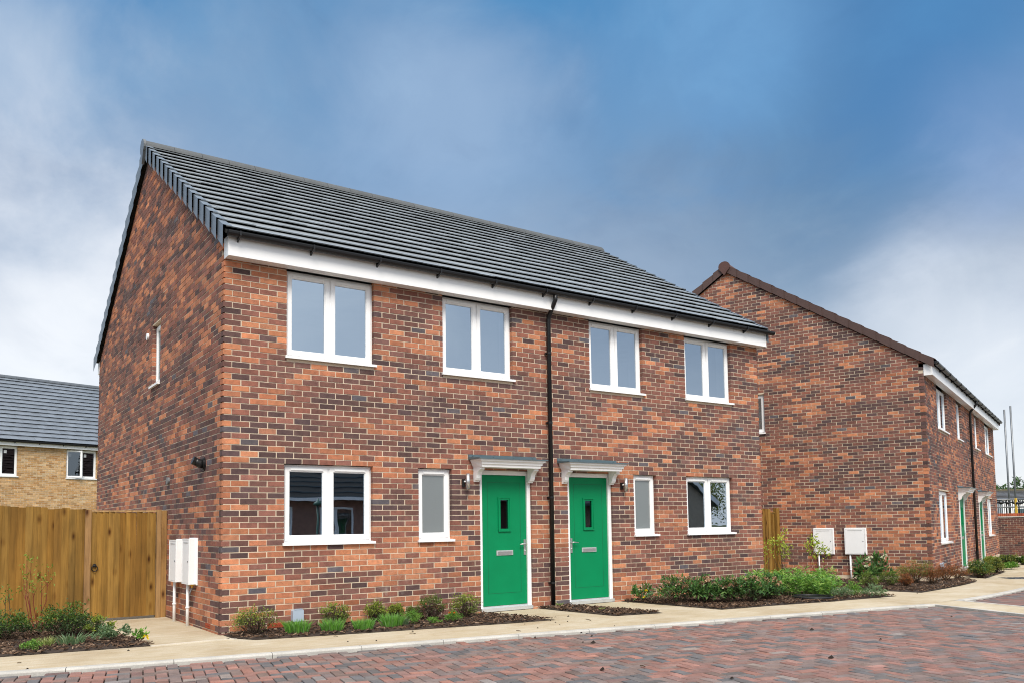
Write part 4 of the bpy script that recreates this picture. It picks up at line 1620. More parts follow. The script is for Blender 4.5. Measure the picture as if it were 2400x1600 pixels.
# white hoarding panel behind the rail
hp = at_depth(2350, 1185, 44.0)
t = thing('site_cabin', 'white site cabin behind the guard rail', 'cabin', (hp[0], hp[1], -0.1), wang)
mb = MB()
mb.box(0.0, 9.0, 0, 2.4, 0.0, at_depth(2350, 1172, 44.0)[2] + 0.1)
mb.build('cabin_body', MAT['pvc'], t)
for i in range(6):
    mb = MB()
    mb.box(0.6 + i * 1.3, 1.1 + i * 1.3, -0.03, -0.002, 1.0, 1.9)
    mb.build('cabin_window', MAT['lead'], t)
# low grey roof with planting behind
fr_ = at_depth(2280, 1170, 60.0)
fh = thing('low_house', 'low grey-tiled roof far behind the boundary wall', 'house', (fr_[0], fr_[1], -0.1), wang)
zt_, ze_ = at_depth(2350, 1148, 62.0)[2] + 0.1, at_depth(2350, 1172, 60.0)[2] + 0.1
mb = MB()
mb.box(-3, 20, 0.3, 6, 0, ze_)
mb.build('wall', MAT['buff_brick'], fh)
mb = MB()
mb.add([(-3.3, 0, ze_), (20, 0, ze_), (20, 3.1, zt_), (-3.3, 3.1, zt_), (20, 6.2, ze_), (-3.3, 6.2, ze_)], [(0, 1, 2, 3), (3, 2, 4, 5), (0, 3, 5)])
rf = mb.build('roof', MAT['felt'], fh)
tl = slope_tiles(-3.3, 14.0, 0.0, ze_ + 0.02, (zt_ - ze_) / 3.1, 3.1, 8, 0.33, (0.14, 0.135, 0.13), np.random.default_rng(2))
pieces(tl, 'tile', MAT['tile'], rf, root_matrix(fh), 300, 'tiling')
mb = MB()
mb.box(-3.3, 20, 2.98, 3.22, zt_ + 0.02, zt_ + 0.12, (0.10, 0.085, 0.035))
mb.build('mossy_ridge', MAT['tile'], fh)
# iron cover in the far footpath
gp = ground_at(2384, 1353.5)
t = thing('drain_cover', 'dark rectangular drain grating in the far footpath', 'drain cover', (gp[0], gp[1], ground_z(gp[0])), wang)
mb = MB()
mb.box(-0.3, 0.9, -0.25, 0.25, -0.02, 0.003)
mb.build('frame', MAT['steel'], t)
for i in range(8):
    MB().box(-0.25 + i * 0.14, -0.17 + i * 0.14, -0.2, 0.2, 0.0035, 0.008).build('grating_bar', MAT['black'], t)

# ================================================================ across the road, seen only in the window panes
bung = thing('brick_bungalow', 'dark-roofed bungalow mirrored in the left ground-floor window', 'house', (6.0, -20.5, 0.0))
mb = MB()
mb.box(0, 13, -8, 0, 0, 2.55)
mb.build('wall', plain('dark_brick_wall', (0.30, 0.155, 0.115), 0.9, 0.3, 6.0, fine=0.3), bung)
mb = MB()
mb.add([(-0.5, 0.45, 2.5), (13.5, 0.45, 2.5), (13.5, -8.45, 2.5), (-0.5, -8.45, 2.5), (2.6, -4, 5.3), (13.5, -4, 5.3)],
       [(0, 1, 5, 4), (2, 3, 4, 5), (3, 0, 4), (1, 2, 5), (3, 2, 1, 0)])
rf = mb.build('roof', MAT['felt'], bung)
for k in range(13):
    y_, z_ = 0.45 - 4.45 * k / 13, 2.5 + 2.8 * k / 13
    MB().box(-0.45 + 3.1 * k / 13, 13.4, y_ - 0.34, y_ + 0.01, z_ + 0.005, z_ + 0.035).build('tile_course', MAT['lead'], rf)
MB().box(-0.5, 13.5, 0.452, 0.475, 2.36, 2.50).build('fascia', MAT['pvc'], bung)
for a, b in ((1.2, 2.5), (3.6, 5.0), (6.2, 8.2), (10.0, 11.5)):
    window(bung, lambda s, z, d: (s, -d, z), a, b, 0.95, 2.1, 2, vents=False, glass='dark_glass', reveal=False, recess=-0.03)
lp_ = thing('street_lamp', 'green lamp post mirrored in the left ground-floor window', 'street lamp', (8.35, -17.6, -0.02))
MB().tube([(0, 0, 0), (0, 0, 0.5), (0, 0, 2.15)], [0.06, 0.045, 0.035], 10).build('post', MAT['slate_grey'], lp_, True)
MB().tube([(0, 0, 2.1), (0, 0, 2.16), (0, 0, 2.24), (0, 0, 2.30), (0, 0, 2.40)], [0.05, 0.18, 0.15, 0.05, 0.008], 14).build('lamp_head', MAT['slate_grey'], lp_, True)
g2_ = thing('gabled_bungalow', 'pale gabled bungalow mirrored in the right ground-floor window', 'house', (25.4, -21.0, 0.0), 0.0)
mb = MB()
mb.prism([(0, 0), (7, 0), (7, 2.4), (3.5, 4.6), (0, 2.4)], lambda s, z, d: (s, -d, z), 0, 9)
mb.build('wall', plain('tan_brick_wall', (0.42, 0.34, 0.26), 0.9, 0.2, 6.0, fine=0.2), g2_)
mb = MB()
mb.prism([(-0.3, 2.22), (3.5, 4.62), (7.3, 2.22), (7.3, 2.40), (3.5, 4.82), (-0.3, 2.40)], lambda s, z, d: (s, -d, z), -0.25, 9.2)
mb.build('roof', MAT['lead'], g2_)
mb = MB()
mb.prism([(-0.3, 2.20), (3.5, 4.60), (7.3, 2.20), (7.3, 2.42), (3.5, 4.84), (-0.3, 2.42)], lambda s, z, d: (s, -d, z), -0.29, -0.252)
mb.build('bargeboard', MAT['pvc'], g2_)

# ================================================================ planting beds
def bed(poly_px, label_chips, extra=(), n_per=620):
    """soil and bark chips on a bed outlined in the photograph; extra: world points"""
    poly = [tuple(ground_at(*p)[:2]) if isinstance(p, tuple) else tuple(p[0]) for p in poly_px]
    a = np.array(poly)
    area = abs(sum(a[i][0] * a[(i + 1) % len(a)][1] - a[(i + 1) % len(a)][0] * a[i][1] for i in range(len(a)))) / 2
    cen = a.mean(0)
    mb = MB()
    n = len(poly)
    ring1 = [cen + (p - cen) * 0.90 for p in a]
    v = [(p[0], p[1], ground_z(p[0]) + 0.001) for p in a] + [(p[0], p[1], ground_z(p[0]) + 0.018) for p in ring1] + [(cen[0], cen[1], ground_z(cen[0]) + 0.03)]
    f = [(i, (i + 1) % n, (i + 1) % n + n, i + n) for i in range(n)] + [(i + n, (i + 1) % n + n, 2 * n) for i in range(n)]
    mb.add(v, f)
    b = tag(mb.build('planting_bed', MAT['soil']), kind='structure')
    m = MB()
    cnt = int(area * n_per)
    lo_, hi_ = a.min(0), a.max(0)
    pal = [(0.10, 0.060, 0.038), (0.055, 0.033, 0.022), (0.17, 0.105, 0.068), (0.030, 0.020, 0.015), (0.27, 0.185, 0.125), (0.085, 0.050, 0.032)]
    pw = [0.27, 0.25, 0.16, 0.16, 0.06, 0.10]
    k = 0
    tries = 0
    while k < cnt and tries < cnt * 8:
        tries += 1
        p = lo_ + RNG.random(2) * (hi_ - lo_)
        inside = False
        j = n - 1
        for i in range(n):
            if (a[i][1] > p[1]) != (a[j][1] > p[1]) and p[0] < (a[j][0] - a[i][0]) * (p[1] - a[i][1]) / (a[j][1] - a[i][1]) + a[i][0]:
                inside = not inside
            j = i
        if not inside:
            continue
        p = p + RNG.normal(0, 0.012, 2)
        l, ww, hh = RNG.uniform(0.018, 0.062), RNG.uniform(0.009, 0.024), RNG.uniform(0.003, 0.010)
        yw, tilt = RNG.uniform(0, math.pi), RNG.normal(0, 0.30)
        ax = np.array([math.cos(yw) * math.cos(tilt), math.sin(yw) * math.cos(tilt), math.sin(tilt)]) * l / 2
        bx = np.array([-math.sin(yw), math.cos(yw), RNG.normal(0, 0.25)]) * ww / 2
        cz = np.array([0, 0, hh / 2])
        c = np.array([p[0], p[1], ground_z(p[0]) + 0.020 + RNG.uniform(0, 0.016)])
        q = [c - ax - bx + cz, c + ax - bx * 0.7 + cz, c + ax + bx * 0.7 + cz, c - ax + bx + cz]
        lowq = [x - 2 * cz for x in q]
        m.add(q + lowq, [(0, 1, 2, 3), (0, 4, 5, 1), (1, 5, 6, 2), (2, 6, 7, 3), (3, 7, 4, 0)], pal[int(RNG.choice(6, p=pw))])
        k += 1
    tag(m.build('bark_mulch', MAT['chip']), label_chips, 'mulch', kind='stuff')


W_ = lambda x, y: [(x, y)]
bed([W_(-6.0, 0.45), (0, 1538), (357, 1512), W_(-1.08, 2.70), W_(-6.0, 2.70)], 'bark chips in the bed below the left fence')
bed([W_(0.03, -0.02), (545, 1494.5), (600, 1498), (855, 1482), (1200, 1459), (1303, 1451), W_(3.62, -0.02)], 'bark chips in the bed along the front wall')
bed([W_(4.70, -0.02), W_(4.72, -0.5), (1442, 1442), (1554, 1435), W_(5.26, -0.02)], 'bark chips in the small triangular bed between the doors', n_per=900)
bed([W_(6.36, -0.02), (1692, 1427), (1800, 1418.5), (1953, 1408), (2100, 1395.5), W_(10.15, 2.6), W_(10.02, 2.6), W_(10.02, -0.02)], 'bark chips in the bed right of the second door')
bed([(2160, 1387.5), (2290, 1362), W_(16.9, -0.15), W_(15.35, -0.40), W_(14.25, 2.6), W_(11.0, 2.6)], 'bark chips in the bed below the further gable', n_per=420)
bed([(2310, 1354.5), (2358, 1338.5), W_(20.2, 1.2), W_(18.0, 0.50)], 'bark chips in the bed before the further house', n_per=300)
bed([(2345, 1331), (2393, 1327.5), W_(26.0, 3.2), W_(22.5, 2.1)], 'bark chips in the last bed by the far path', n_per=200)

# crumbs of soil and twigs dropped on the path and road
mb = MB()
for (u, v, s) in [(1332, 1443, 1), (1362, 1478, 1.2), (1387, 1484, 0.8), (1390, 1500, 1.8), (1412, 1561, 1.5), (1366, 1499, 0.8), (1254, 1488, 1.0), (1260, 1470, 0.7),
                  (1330, 1455, 0.7), (1302, 1457, 0.6), (1290, 1453, 0.6), (1312, 1462, 0.5), (1472, 1410, 1.1), (1258, 1448, 0.6), (1498, 1470, 0.8), (1902, 1470, 1.6), (1948, 1534, 1.6), (63, 1567, 1.0),
                  (882, 1500, 0.7), (815, 1502, 0.6), (967, 1478, 0.8), (1230, 1461, 0.5), (1285, 1446, 0.5), (1440, 1465, 0.5), (1715, 1582, 1.1), (2064, 1492, 1.0), (2230, 1440, 1.0), (300, 1523, 0.8), (2150, 1389, 0.9)]:
    p = ground_at(u, v)
    r = 0.012 * s
    z = ground_z(p[0]) - (0.02 if side_of(kerb_out, p[:2]) > 0 else 0.0)
    pts = []
    for k in range(6):
        a = k * math.pi / 3
        q = r * random.uniform(0.7, 1.5)
        pts.append((p[0] + q * 1.5 * math.cos(a), p[1] + q * math.sin(a), z - 0.002))
    pts.append((p[0] + r * 0.3, p[1], z + r * 1.1))
    mb.add(pts, [(k, (k + 1) % 6, 6) for k in range(6)], (0.022, 0.016, 0.012))
for (u, v, du, dv_) in [(1373, 1450, 12, 3), (1210, 1477, 10, 1), (960, 1483, 14, 1), (782, 1490, 9, 0.5), (1500, 1552, 12, 3), (40, 1553, 10, -1), (142, 1529, 16, -1.5)]:
    a, b = ground_at(u, v), ground_at(u + du, v + dv_)
    z = 0.053 if side_of(kerb_out, a[:2]) < 0 else 0.028
    mb.tube([(a[0], a[1], z), ((a[0] + b[0]) / 2 + 0.004, (a[1] + b[1]) / 2, z + 0.004), (b[0], b[1], z)], 0.004, 5, (0.10, 0.065, 0.035))
tag(mb.build('soil_crumbs', MAT['chip']), 'dark soil crumbs and twigs dropped on the path and paving', 'debris', kind='stuff')

# black rim of a buried cover in the right-hand bed
p = ground_at(1905, 1404)
t = thing('chamber_cover', 'black round chamber cover half buried in bark chips right of the skimmias', 'drain cover', (p[0], p[1], ground_z(p[0])))
mb = MB()
ring = [(0.30 * math.cos(a), 0.30 * math.sin(a), 0.045) for a in np.linspace(0, 2 * math.pi, 33)]
mb.tube(ring, 0.020, 8, caps=False)
mb.build('rim', MAT['black'], t, True)
mb = MB()
mb.prism([(0.29 * math.cos(a), 0.29 * math.sin(a)) for a in np.linspace(0, 2 * math.pi, 24, endpoint=False)], lambda s, q, d: (s, q, d), 0.0, 0.040)
mb.build('lid', MAT['black'], t)


# ================================================================ plants
def leaves(mb, cen, dirs, length, width, cols, rng, fold=0.25, jl=0.3):
    """diamond leaves: cen (n,3) base points, dirs (n,3) unit directions"""
    n = len(cen)
    ln = length * rng.uniform(1 - jl, 1 + jl, n)[:, None]
    wd = width * rng.uniform(0.75, 1.25, n)[:, None]
    up = rng.normal(0, 1, (n, 3)) * 0.8 + np.array([0, 0, 1.0])
    side = np.cross(dirs, up)
    side /= np.linalg.norm(side, axis=1)[:, None] + 1e-9
    nor = np.cross(side, dirs)
    mid = cen + dirs * ln * 0.45
    v = np.stack([cen, mid + side * wd / 2 + nor * wd * fold, cen + dirs * ln, mid - side * wd / 2 + nor * wd * fold], 1).reshape(-1, 3)
    b = len(mb.v)
    mb.v += [tuple(p) for p in v.tolist()]
    ci = rng.integers(0, len(cols), n)
    br = rng.normal(1.0, 0.16, n).clip(0.55, 1.5)
    for i in range(n):
        c = cols[ci[i]]
        c = (c[0] * br[i], c[1] * br[i], c[2] * br[i])
        mb.f.append((b + 4 * i, b + 4 * i + 1, b + 4 * i + 2))
        mb.f.append((b + 4 * i, b + 4 * i + 2, b + 4 * i + 3))
        mb.c += [c, c]


def unit(a):
    return a / (np.linalg.norm(a, axis=-1, keepdims=True) + 1e-9)


PIDX = [0]


def spot(x, y, dz=0.02):
    return (x, y, ground_z(x) + dz)


def px_spot(u, v, wpx, hpx):
    p = ground_at(u, v)
    k = depth_of(p) / FPX
    return p[0], p[1] + 0.06, wpx * k, hpx * k


def shrub(name, label, cat, x, y, w, h, cols, leaf=(0.030, 0.014), clumps=26, per=34, inner=None, group=None, top_cols=None, lump=0.3, upright=0.35, stems=True):
    """mounded shrub: twiggy frame with leaf clumps over an uneven crown"""
    PIDX[0] += 1
    rng = np.random.default_rng(100 + PIDX[0])
    t = thing(name, label, cat, spot(x, y), group=group)
    R = np.array([w / 2, w / 2, h * 0.52])
    c0 = np.array([0, 0, h * 0.50])
    mb = MB()
    st = MB()
    for i in range(clumps):
        d = unit(rng.normal(0, 1, 3))
        d[2] = abs(d[2]) * 1.1 - 0.38
        d = unit(d)
        rad = rng.uniform(1 - lump, 1.06)
        c = c0 + d * R * rad
        c[2] = max(c[2], 0.03)
        n = int(per * rng.uniform(0.7, 1.3))
        offs = rng.normal(0, 1, (n, 3)) * np.array([w, w, h]) * 0.085
        dd = unit(rng.normal(0, 1, (n, 3)) + d * 0.9 + np.array([0, 0, upright]))
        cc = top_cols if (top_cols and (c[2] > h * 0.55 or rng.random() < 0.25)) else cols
        leaves(mb, c + offs, dd, leaf[0], leaf[1], cc, rng)
        if stems:
            base = np.array([rng.normal(0, w * 0.06), rng.normal(0, w * 0.06), -0.02])
            m = (base + c) / 2 + rng.normal(0, 0.02, 3)
            st.tube([base, m, c * 0.97], [0.006, 0.004, 0.002], 4, caps=False)
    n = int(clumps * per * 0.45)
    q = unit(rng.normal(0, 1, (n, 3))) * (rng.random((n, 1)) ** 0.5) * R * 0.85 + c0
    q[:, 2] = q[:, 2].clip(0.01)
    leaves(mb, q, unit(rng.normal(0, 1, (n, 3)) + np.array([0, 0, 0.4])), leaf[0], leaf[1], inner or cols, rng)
    mb.build('foliage', MAT['leaf'], t)
    if stems:
        st.build('twigs', MAT['stem'], t)
    return t


def tuft(name, label, cat, x, y, w, h, cols, n=330, blade=0.006, spread=0.55, group=None, curve=0.35):
    """tuft of thin upright shoots"""
    PIDX[0] += 1
    rng = np.random.default_rng(300 + PIDX[0])
    t = thing(name, label, cat, spot(x, y), group=group)
    mb = MB()
    for i in range(n):
        a, r = rng.uniform(0, 2 * math.pi), math.sqrt(rng.random()) * w * 0.36
        b = np.array([math.cos(a) * r, math.sin(a) * r, -0.01])
        out = np.array([math.cos(a), math.sin(a), 0]) * r / (w * 0.36) * spread + rng.normal(0, 0.16, 3) * np.array([1, 1, 0])
        hh = h * rng.uniform(0.55, 1.05)
        m = b + np.array([0, 0, hh * 0.55]) + out * hh * 0.28
        tip = b + np.array([0, 0, hh * (1 - curve * 0.3)]) + out * hh * (0.45 + curve)
        sd = unit(np.cross(tip - b, rng.normal(0, 1, 3))) * blade * rng.uniform(0.7, 1.4)
        c = cols[int(rng.integers(len(cols)))]
        k = float(rng.normal(1, 0.14))
        mb.add([b - sd * 0.7, b + sd * 0.7, m + sd, m - sd, tip], [(0, 1, 2, 3), (3, 2, 4)], (c[0] * k, c[1] * k, c[2] * k))
    mb.build('shoots', MAT['leaf'], t)
    return t


def strappy(name, label, cat, x, y, w, h, cols, stalks=40, per=26, leaf=(0.10, 0.016), group=None):
    """leafy perennial: many upright stalks with drooping narrow leaves"""
    PIDX[0] += 1
    rng = np.random.default_rng(500 + PIDX[0])
    t = thing(name, label, cat, spot(x, y), group=group)
    mb = MB()
    st = MB()
    for i in range(stalks):
        a, r = rng.uniform(0, 2 * math.pi), math.sqrt(rng.random())
        b = np.array([math.cos(a) * r * w * 0.36, math.sin(a) * r * w * 0.36, -0.01])
        tip = b + np.array([math.cos(a) * r * w * 0.16, math.sin(a) * r * w * 0.16, h * rng.uniform(0.62, 1.0) * (1 - 0.25 * r)])
        st.tube([b, tip], [0.004, 0.0025], 4, (1, 1, 1), caps=False)
        tt = rng.uniform(0.18, 1.0, per)[:, None]
        base = b + (tip - b) * tt
        az = rng.uniform(0, 2 * math.pi, per)
        el = rng.uniform(-0.25, 0.85, per)
        d = np.stack([np.cos(az) * np.cos(el), np.sin(az) * np.cos(el), np.sin(el)], 1)
        leaves(mb, base, d, leaf[0], leaf[1], cols, rng, 0.1)
    mb.build('foliage', MAT['leaf'], t)
    st.build('stalks', plain_green, t)
    return t


plain_green = plain('green_stalk', (0.10, 0.16, 0.04), 0.6, 0.2, 20.0)


def stemmed(name, label, cat, x, y, h, w, stems, cols, leaf=(0.06, 0.035), stem_mat='stem_red', tuft_n=26, along=10, group=None, top=(0.55, 1.0)):
    """open young shrub: thin stems, leaf sprays towards the top"""
    PIDX[0] += 1
    rng = np.random.default_rng(700 + PIDX[0])
    t = thing(name, label, cat, spot(x, y), group=group)
    mb, st = MB(), MB()
    for i in range(stems):
        a = rng.uniform(0, 2 * math.pi)
        b = np.array([rng.normal(0, 0.03), rng.normal(0, 0.03), -0.02])
        hh = h * rng.uniform(0.62, 1.0)
        tip = np.array([math.cos(a) * w * 0.5 * rng.uniform(0.2, 1), math.sin(a) * w * 0.5 * rng.uniform(0.2, 1), hh])
        m = b + (tip - b) * 0.5 + np.array([math.cos(a), math.sin(a), 0]) * w * 0.10 + rng.normal(0, 0.02, 3)
        st.tube([b, m, tip], [0.0065, 0.0045, 0.002], 5, caps=False)
        for k in range(2):
            q = m + (tip - m) * rng.uniform(0.1, 0.7)
            e = q + np.array([rng.normal(0, w * 0.16), rng.normal(0, w * 0.16), h * rng.uniform(0.06, 0.16)])
            st.tube([q, e], [0.003, 0.0015], 4, caps=False)
            n = tuft_n // 2
            leaves(mb, e + rng.normal(0, 0.032, (n, 3)), unit(rng.normal(0, 1, (n, 3)) + np.array([0, 0, 0.3])), leaf[0], leaf[1], cols, rng)
        leaves(mb, tip + rng.normal(0, 0.035, (tuft_n, 3)), unit(rng.normal(0, 1, (tuft_n, 3)) + np.array([0, 0, 0.4])), leaf[0], leaf[1], cols, rng)
        tt = rng.uniform(top[0], top[1], along)[:, None]
        leaves(mb, b + (tip - b) * tt + rng.normal(0, 0.02, (along, 3)), unit(rng.normal(0, 1, (along, 3))), leaf[0] * 0.85, leaf[1] * 0.85, cols, rng)
    mb.build('foliage', MAT['leaf'], t)
    st.build('stems', MAT[stem_mat], t)
    return t


def blobs(parent, name, pts, r, colr, mat='petal'):
    """small clustered florets, each cluster a part"""
    rng = np.random.default_rng(len(pts) + 3)
    for p in pts:
        mb = MB()
        n = 26
        d = unit(rng.normal(0, 1, (n, 3)))
        d[:, 2] = np.abs(d[:, 2]) * 0.9 - 0.15
        leaves(mb, np.array(p) + d * r * 0.55, unit(d + rng.normal(0, 0.4, (n, 3))), r * 0.75, r * 0.55, colr, rng)
        mb.build(name, MAT[mat], parent)


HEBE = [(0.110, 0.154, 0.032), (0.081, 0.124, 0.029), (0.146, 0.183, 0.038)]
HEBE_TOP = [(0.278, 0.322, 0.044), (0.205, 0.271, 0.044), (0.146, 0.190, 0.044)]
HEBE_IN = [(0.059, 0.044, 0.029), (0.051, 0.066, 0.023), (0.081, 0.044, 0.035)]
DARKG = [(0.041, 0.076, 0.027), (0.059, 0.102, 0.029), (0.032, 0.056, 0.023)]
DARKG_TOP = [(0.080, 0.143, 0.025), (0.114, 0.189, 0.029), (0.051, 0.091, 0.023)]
LAV = [(0.124, 0.315, 0.041), (0.095, 0.242, 0.038), (0.176, 0.381, 0.066), (0.161, 0.278, 0.102)]
FERN = [(0.124, 0.271, 0.041), (0.081, 0.190, 0.032), (0.190, 0.322, 0.059)]
GREYG = [(0.146, 0.227, 0.124), (0.095, 0.168, 0.081), (0.205, 0.278, 0.146)]
SKIM = [(0.055, 0.138, 0.036), (0.083, 0.182, 0.048), (0.040, 0.095, 0.029), (0.119, 0.210, 0.055)]
IRIS = [(0.146, 0.320, 0.057), (0.101, 0.247, 0.048), (0.220, 0.394, 0.083), (0.293, 0.430, 0.091)]
LIME = [(0.351, 0.425, 0.051), (0.249, 0.359, 0.051), (0.439, 0.483, 0.073)]
OLIVE = [(0.168, 0.198, 0.044), (0.124, 0.168, 0.038), (0.220, 0.212, 0.051)]
RUST = [(0.249, 0.081, 0.032), (0.176, 0.061, 0.029), (0.322, 0.124, 0.044), (0.146, 0.088, 0.032)]
ROUND = [(0.124, 0.198, 0.035), (0.095, 0.161, 0.029), (0.190, 0.249, 0.044)]

# --- bed below the left fence
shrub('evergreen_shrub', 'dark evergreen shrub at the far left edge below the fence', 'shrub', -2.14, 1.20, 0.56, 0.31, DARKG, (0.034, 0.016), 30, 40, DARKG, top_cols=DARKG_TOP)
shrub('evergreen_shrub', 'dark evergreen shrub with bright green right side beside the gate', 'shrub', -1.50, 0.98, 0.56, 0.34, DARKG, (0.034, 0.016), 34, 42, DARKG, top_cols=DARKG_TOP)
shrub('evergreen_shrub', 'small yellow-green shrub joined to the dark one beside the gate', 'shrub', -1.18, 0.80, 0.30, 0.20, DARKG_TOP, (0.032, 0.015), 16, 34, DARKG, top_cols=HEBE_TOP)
stemmed('dogwood', 'tall red-stemmed young shrub against the left fence', 'shrub', -1.72, 1.95, 0.92, 0.34, 6, [(0.16, 0.24, 0.03), (0.22, 0.28, 0.04)], (0.040, 0.018), tuft_n=12, along=1, top=(0.85, 1.0))
stemmed('dogwood', 'thin bare stem with one leaf tuft at the left fence', 'shrub', -2.02, 1.75, 0.66, 0.16, 2, [(0.14, 0.22, 0.03), (0.10, 0.18, 0.03)], (0.04, 0.018), stem_mat='stem', tuft_n=10, along=0, top=(0.9, 1.0))
tuft('grass_tuft', 'pale variegated grass tuft in the left bed', 'grass', -1.80, 0.18, 0.17, 0.13, [(0.34, 0.38, 0.14), (0.22, 0.28, 0.08)], 110, 0.004, 0.8)
shrub('ground_cover', 'small bright green plant low in the left bed', 'plant', -1.95, -0.08, 0.17, 0.10, FERN, (0.024, 0.012), 12, 22, stems=False)
tuft('wispy_tuft', 'grey-green wispy tuft in the middle of the left bed', 'plant', -1.56, 0.18, 0.34, 0.15, GREYG, 150, 0.004, 0.9)
shrub('ground_cover', 'blue-green leafy plant near the tip of the left bed', 'plant', -1.22, 0.20, 0.22, 0.15, GREYG, (0.034, 0.018), 14, 20, stems=False)
shrub('ground_cover', 'small upright blue-green plant at the gate path edge', 'plant', -0.95, 0.42, 0.13, 0.12, GREYG, (0.034, 0.018), 8, 16, stems=False)
pr_ = shrub('primrose', 'small plant with one yellow flower at the tip of the left bed', 'plant', -0.88, 0.02, 0.13, 0.10, FERN, (0.040, 0.020), 8, 12, stems=False)
blobs(pr_, 'flower', [(0.045, -0.045, 0.025)], 0.035, [(0.80, 0.62, 0.01)])

# --- bed along the front wall
for lab, x, y, w_, h_ in [('largest rounded hebe, nearest the left corner of the front wall', 0.34, -0.28, 0.47, 0.31),
                          ('rounded hebe between the first two lavender tufts', 1.36, -0.24, 0.35, 0.28),
                          ('yellow-green hebe behind the third lavender tuft', 1.95, -0.16, 0.27, 0.24),
                          ('small hebe pressed to the wall behind the fourth lavender tuft', 2.22, -0.17, 0.20, 0.20),
                          ('low yellow-green hebe beside the purple-tinged one', 2.42, -0.36, 0.20, 0.17),
                          ('purple-tinged twiggy hebe right of the lavender', 2.62, -0.46, 0.32, 0.31),
                          ('bright hebe at the foot of the nearer green door', 3.13, -0.44, 0.38, 0.30)]:
    purple = 'purple' in lab
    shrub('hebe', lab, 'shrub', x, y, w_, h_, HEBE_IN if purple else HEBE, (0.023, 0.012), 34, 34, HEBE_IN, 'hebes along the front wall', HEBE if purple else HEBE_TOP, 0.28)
for lab, x, y, w_, h_ in [('first lavender tuft from the left, below the outlet box', 0.74, -0.55, 0.36, 0.19), ('second lavender tuft from the left', 1.13, -0.68, 0.33, 0.18),
                          ('third lavender tuft from the left', 1.50, -0.76, 0.31, 0.16), ('tallest, fourth lavender tuft from the left', 1.88, -0.76, 0.33, 0.20)]:
    tuft('lavender', lab, 'lavender', x, y, w_, h_, LAV, 420, 0.0038, 0.55, 'lavender along the front wall')
tuft('lavender', 'grey-green lavender shoots at the right of the fourth tuft', 'lavender', 2.05, -0.72, 0.16, 0.14, GREYG, 140, 0.0035, 0.6)
shrub('ground_cover', 'feathery green plant right of the last lavender', 'plant', 2.20, -0.72, 0.21, 0.16, FERN, (0.020, 0.008), 18, 34, stems=False)
shrub('ground_cover', 'low flat green plant at the front edge of the bed', 'plant', 2.42, -0.86, 0.18, 0.08, FERN, (0.020, 0.009), 14, 26, stems=False)
mg = shrub('marigold', 'low green plant with an orange flower near the green door', 'plant', 2.72, -0.84, 0.22, 0.13, FERN, (0.022, 0.010), 16, 28, stems=False)
blobs(mg, 'flower', [(-0.03, -0.07, 0.12), (-0.075, -0.03, 0.12)], 0.017, [(0.70, 0.16, 0.01)])
tuft('grass_tuft', 'pale grass sprig at the foot of the black downpipe', 'grass', 5.02, -0.12, 0.09, 0.08, [(0.30, 0.36, 0.12), (0.2, 0.28, 0.06)], 40, 0.003, 0.9)
tuft('grass_tuft', 'pale grass sprig in the small triangular bed', 'grass', 5.10, -1.00, 0.09, 0.06, [(0.34, 0.34, 0.14), (0.2, 0.28, 0.06)], 36, 0.003, 0.9)

# --- bed right of the second door
pm_ = shrub('primula', 'low dark plant with two yellow flowers beside the second door', 'plant', 6.55, -0.32, 0.30, 0.26, SKIM, (0.075, 0.030), 12, 12, upright=0.9)
blobs(pm_, 'flower', [(-0.02, -0.12, 0.16), (-0.07, -0.13, 0.06)], 0.030, [(0.85, 0.66, 0.01)])
t = shrub('trailing_ivy', 'sparse grey-leaved trailing plant left of the skimmias', 'plant', 6.52, -0.66, 0.30, 0.19, GREYG, (0.032, 0.024), 9, 7)
blobs(t, 'pale_leaf', [(0.09, -0.1, 0.16), (0.10, -0.12, 0.08), (0.05, -0.14, 0.12)], 0.026, [(0.50, 0.50, 0.38)])
for lab, x, y, w_, h_ in [('largest skimmia with pink buds, leftmost of five', 6.72, -0.98, 0.58, 0.38), ('second skimmia from the left', 7.02, -1.22, 0.44, 0.36), ('middle skimmia, leafiest of five', 7.25, -1.50, 0.44, 0.36),
                          ('fourth skimmia from the left with dense pink buds', 7.58, -1.66, 0.48, 0.36), ('rightmost skimmia before the tall green perennials', 8.10, -1.60, 0.40, 0.34)]:
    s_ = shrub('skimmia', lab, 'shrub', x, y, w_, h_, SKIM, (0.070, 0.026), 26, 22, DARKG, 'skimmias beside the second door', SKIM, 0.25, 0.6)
    rr = np.random.default_rng(int(x * 100))
    pts = []
    for i in range(19):
        a, q = rr.uniform(0, 2 * math.pi), math.sqrt(rr.random())
        pts.append((math.cos(a) * q * w_ * 0.42, math.sin(a) * q * w_ * 0.42, h_ * (1.02 - 0.38 * q * q) + rr.normal(0, 0.012)))
    blobs(s_, 'bud_cluster', pts, 0.042, [(0.42, 0.24, 0.15), (0.50, 0.32, 0.21), (0.33, 0.17, 0.11), (0.52, 0.43, 0.30)])
for lab, x, y, w_, h_ in [('narrow-leaved green perennial against the wall corner', 9.15, -0.45, 0.55, 0.42), ('tall narrow-leaved green perennial behind the skimmias', 8.62, -1.15, 0.62, 0.54),
                          ('tall narrow-leaved green perennial in the middle of the clump', 9.05, -1.35, 0.55, 0.54), ('broadest narrow-leaved green perennial at the right of the clump', 9.55, -1.45, 0.66, 0.55),
                          ('lighter narrow-leaved perennial at the front of the clump', 9.30, -1.75, 0.5, 0.42)]:
    strappy('penstemon', lab, 'plant', x, y, w_, h_, IRIS, 44, 26, (0.105, 0.017), 'perennials beside the passage')
shrub('ground_cover', 'low grey-green plant in front of the tall perennials', 'plant', 9.28, -2.06, 0.32, 0.17, GREYG, (0.030, 0.014), 16, 26, stems=False)
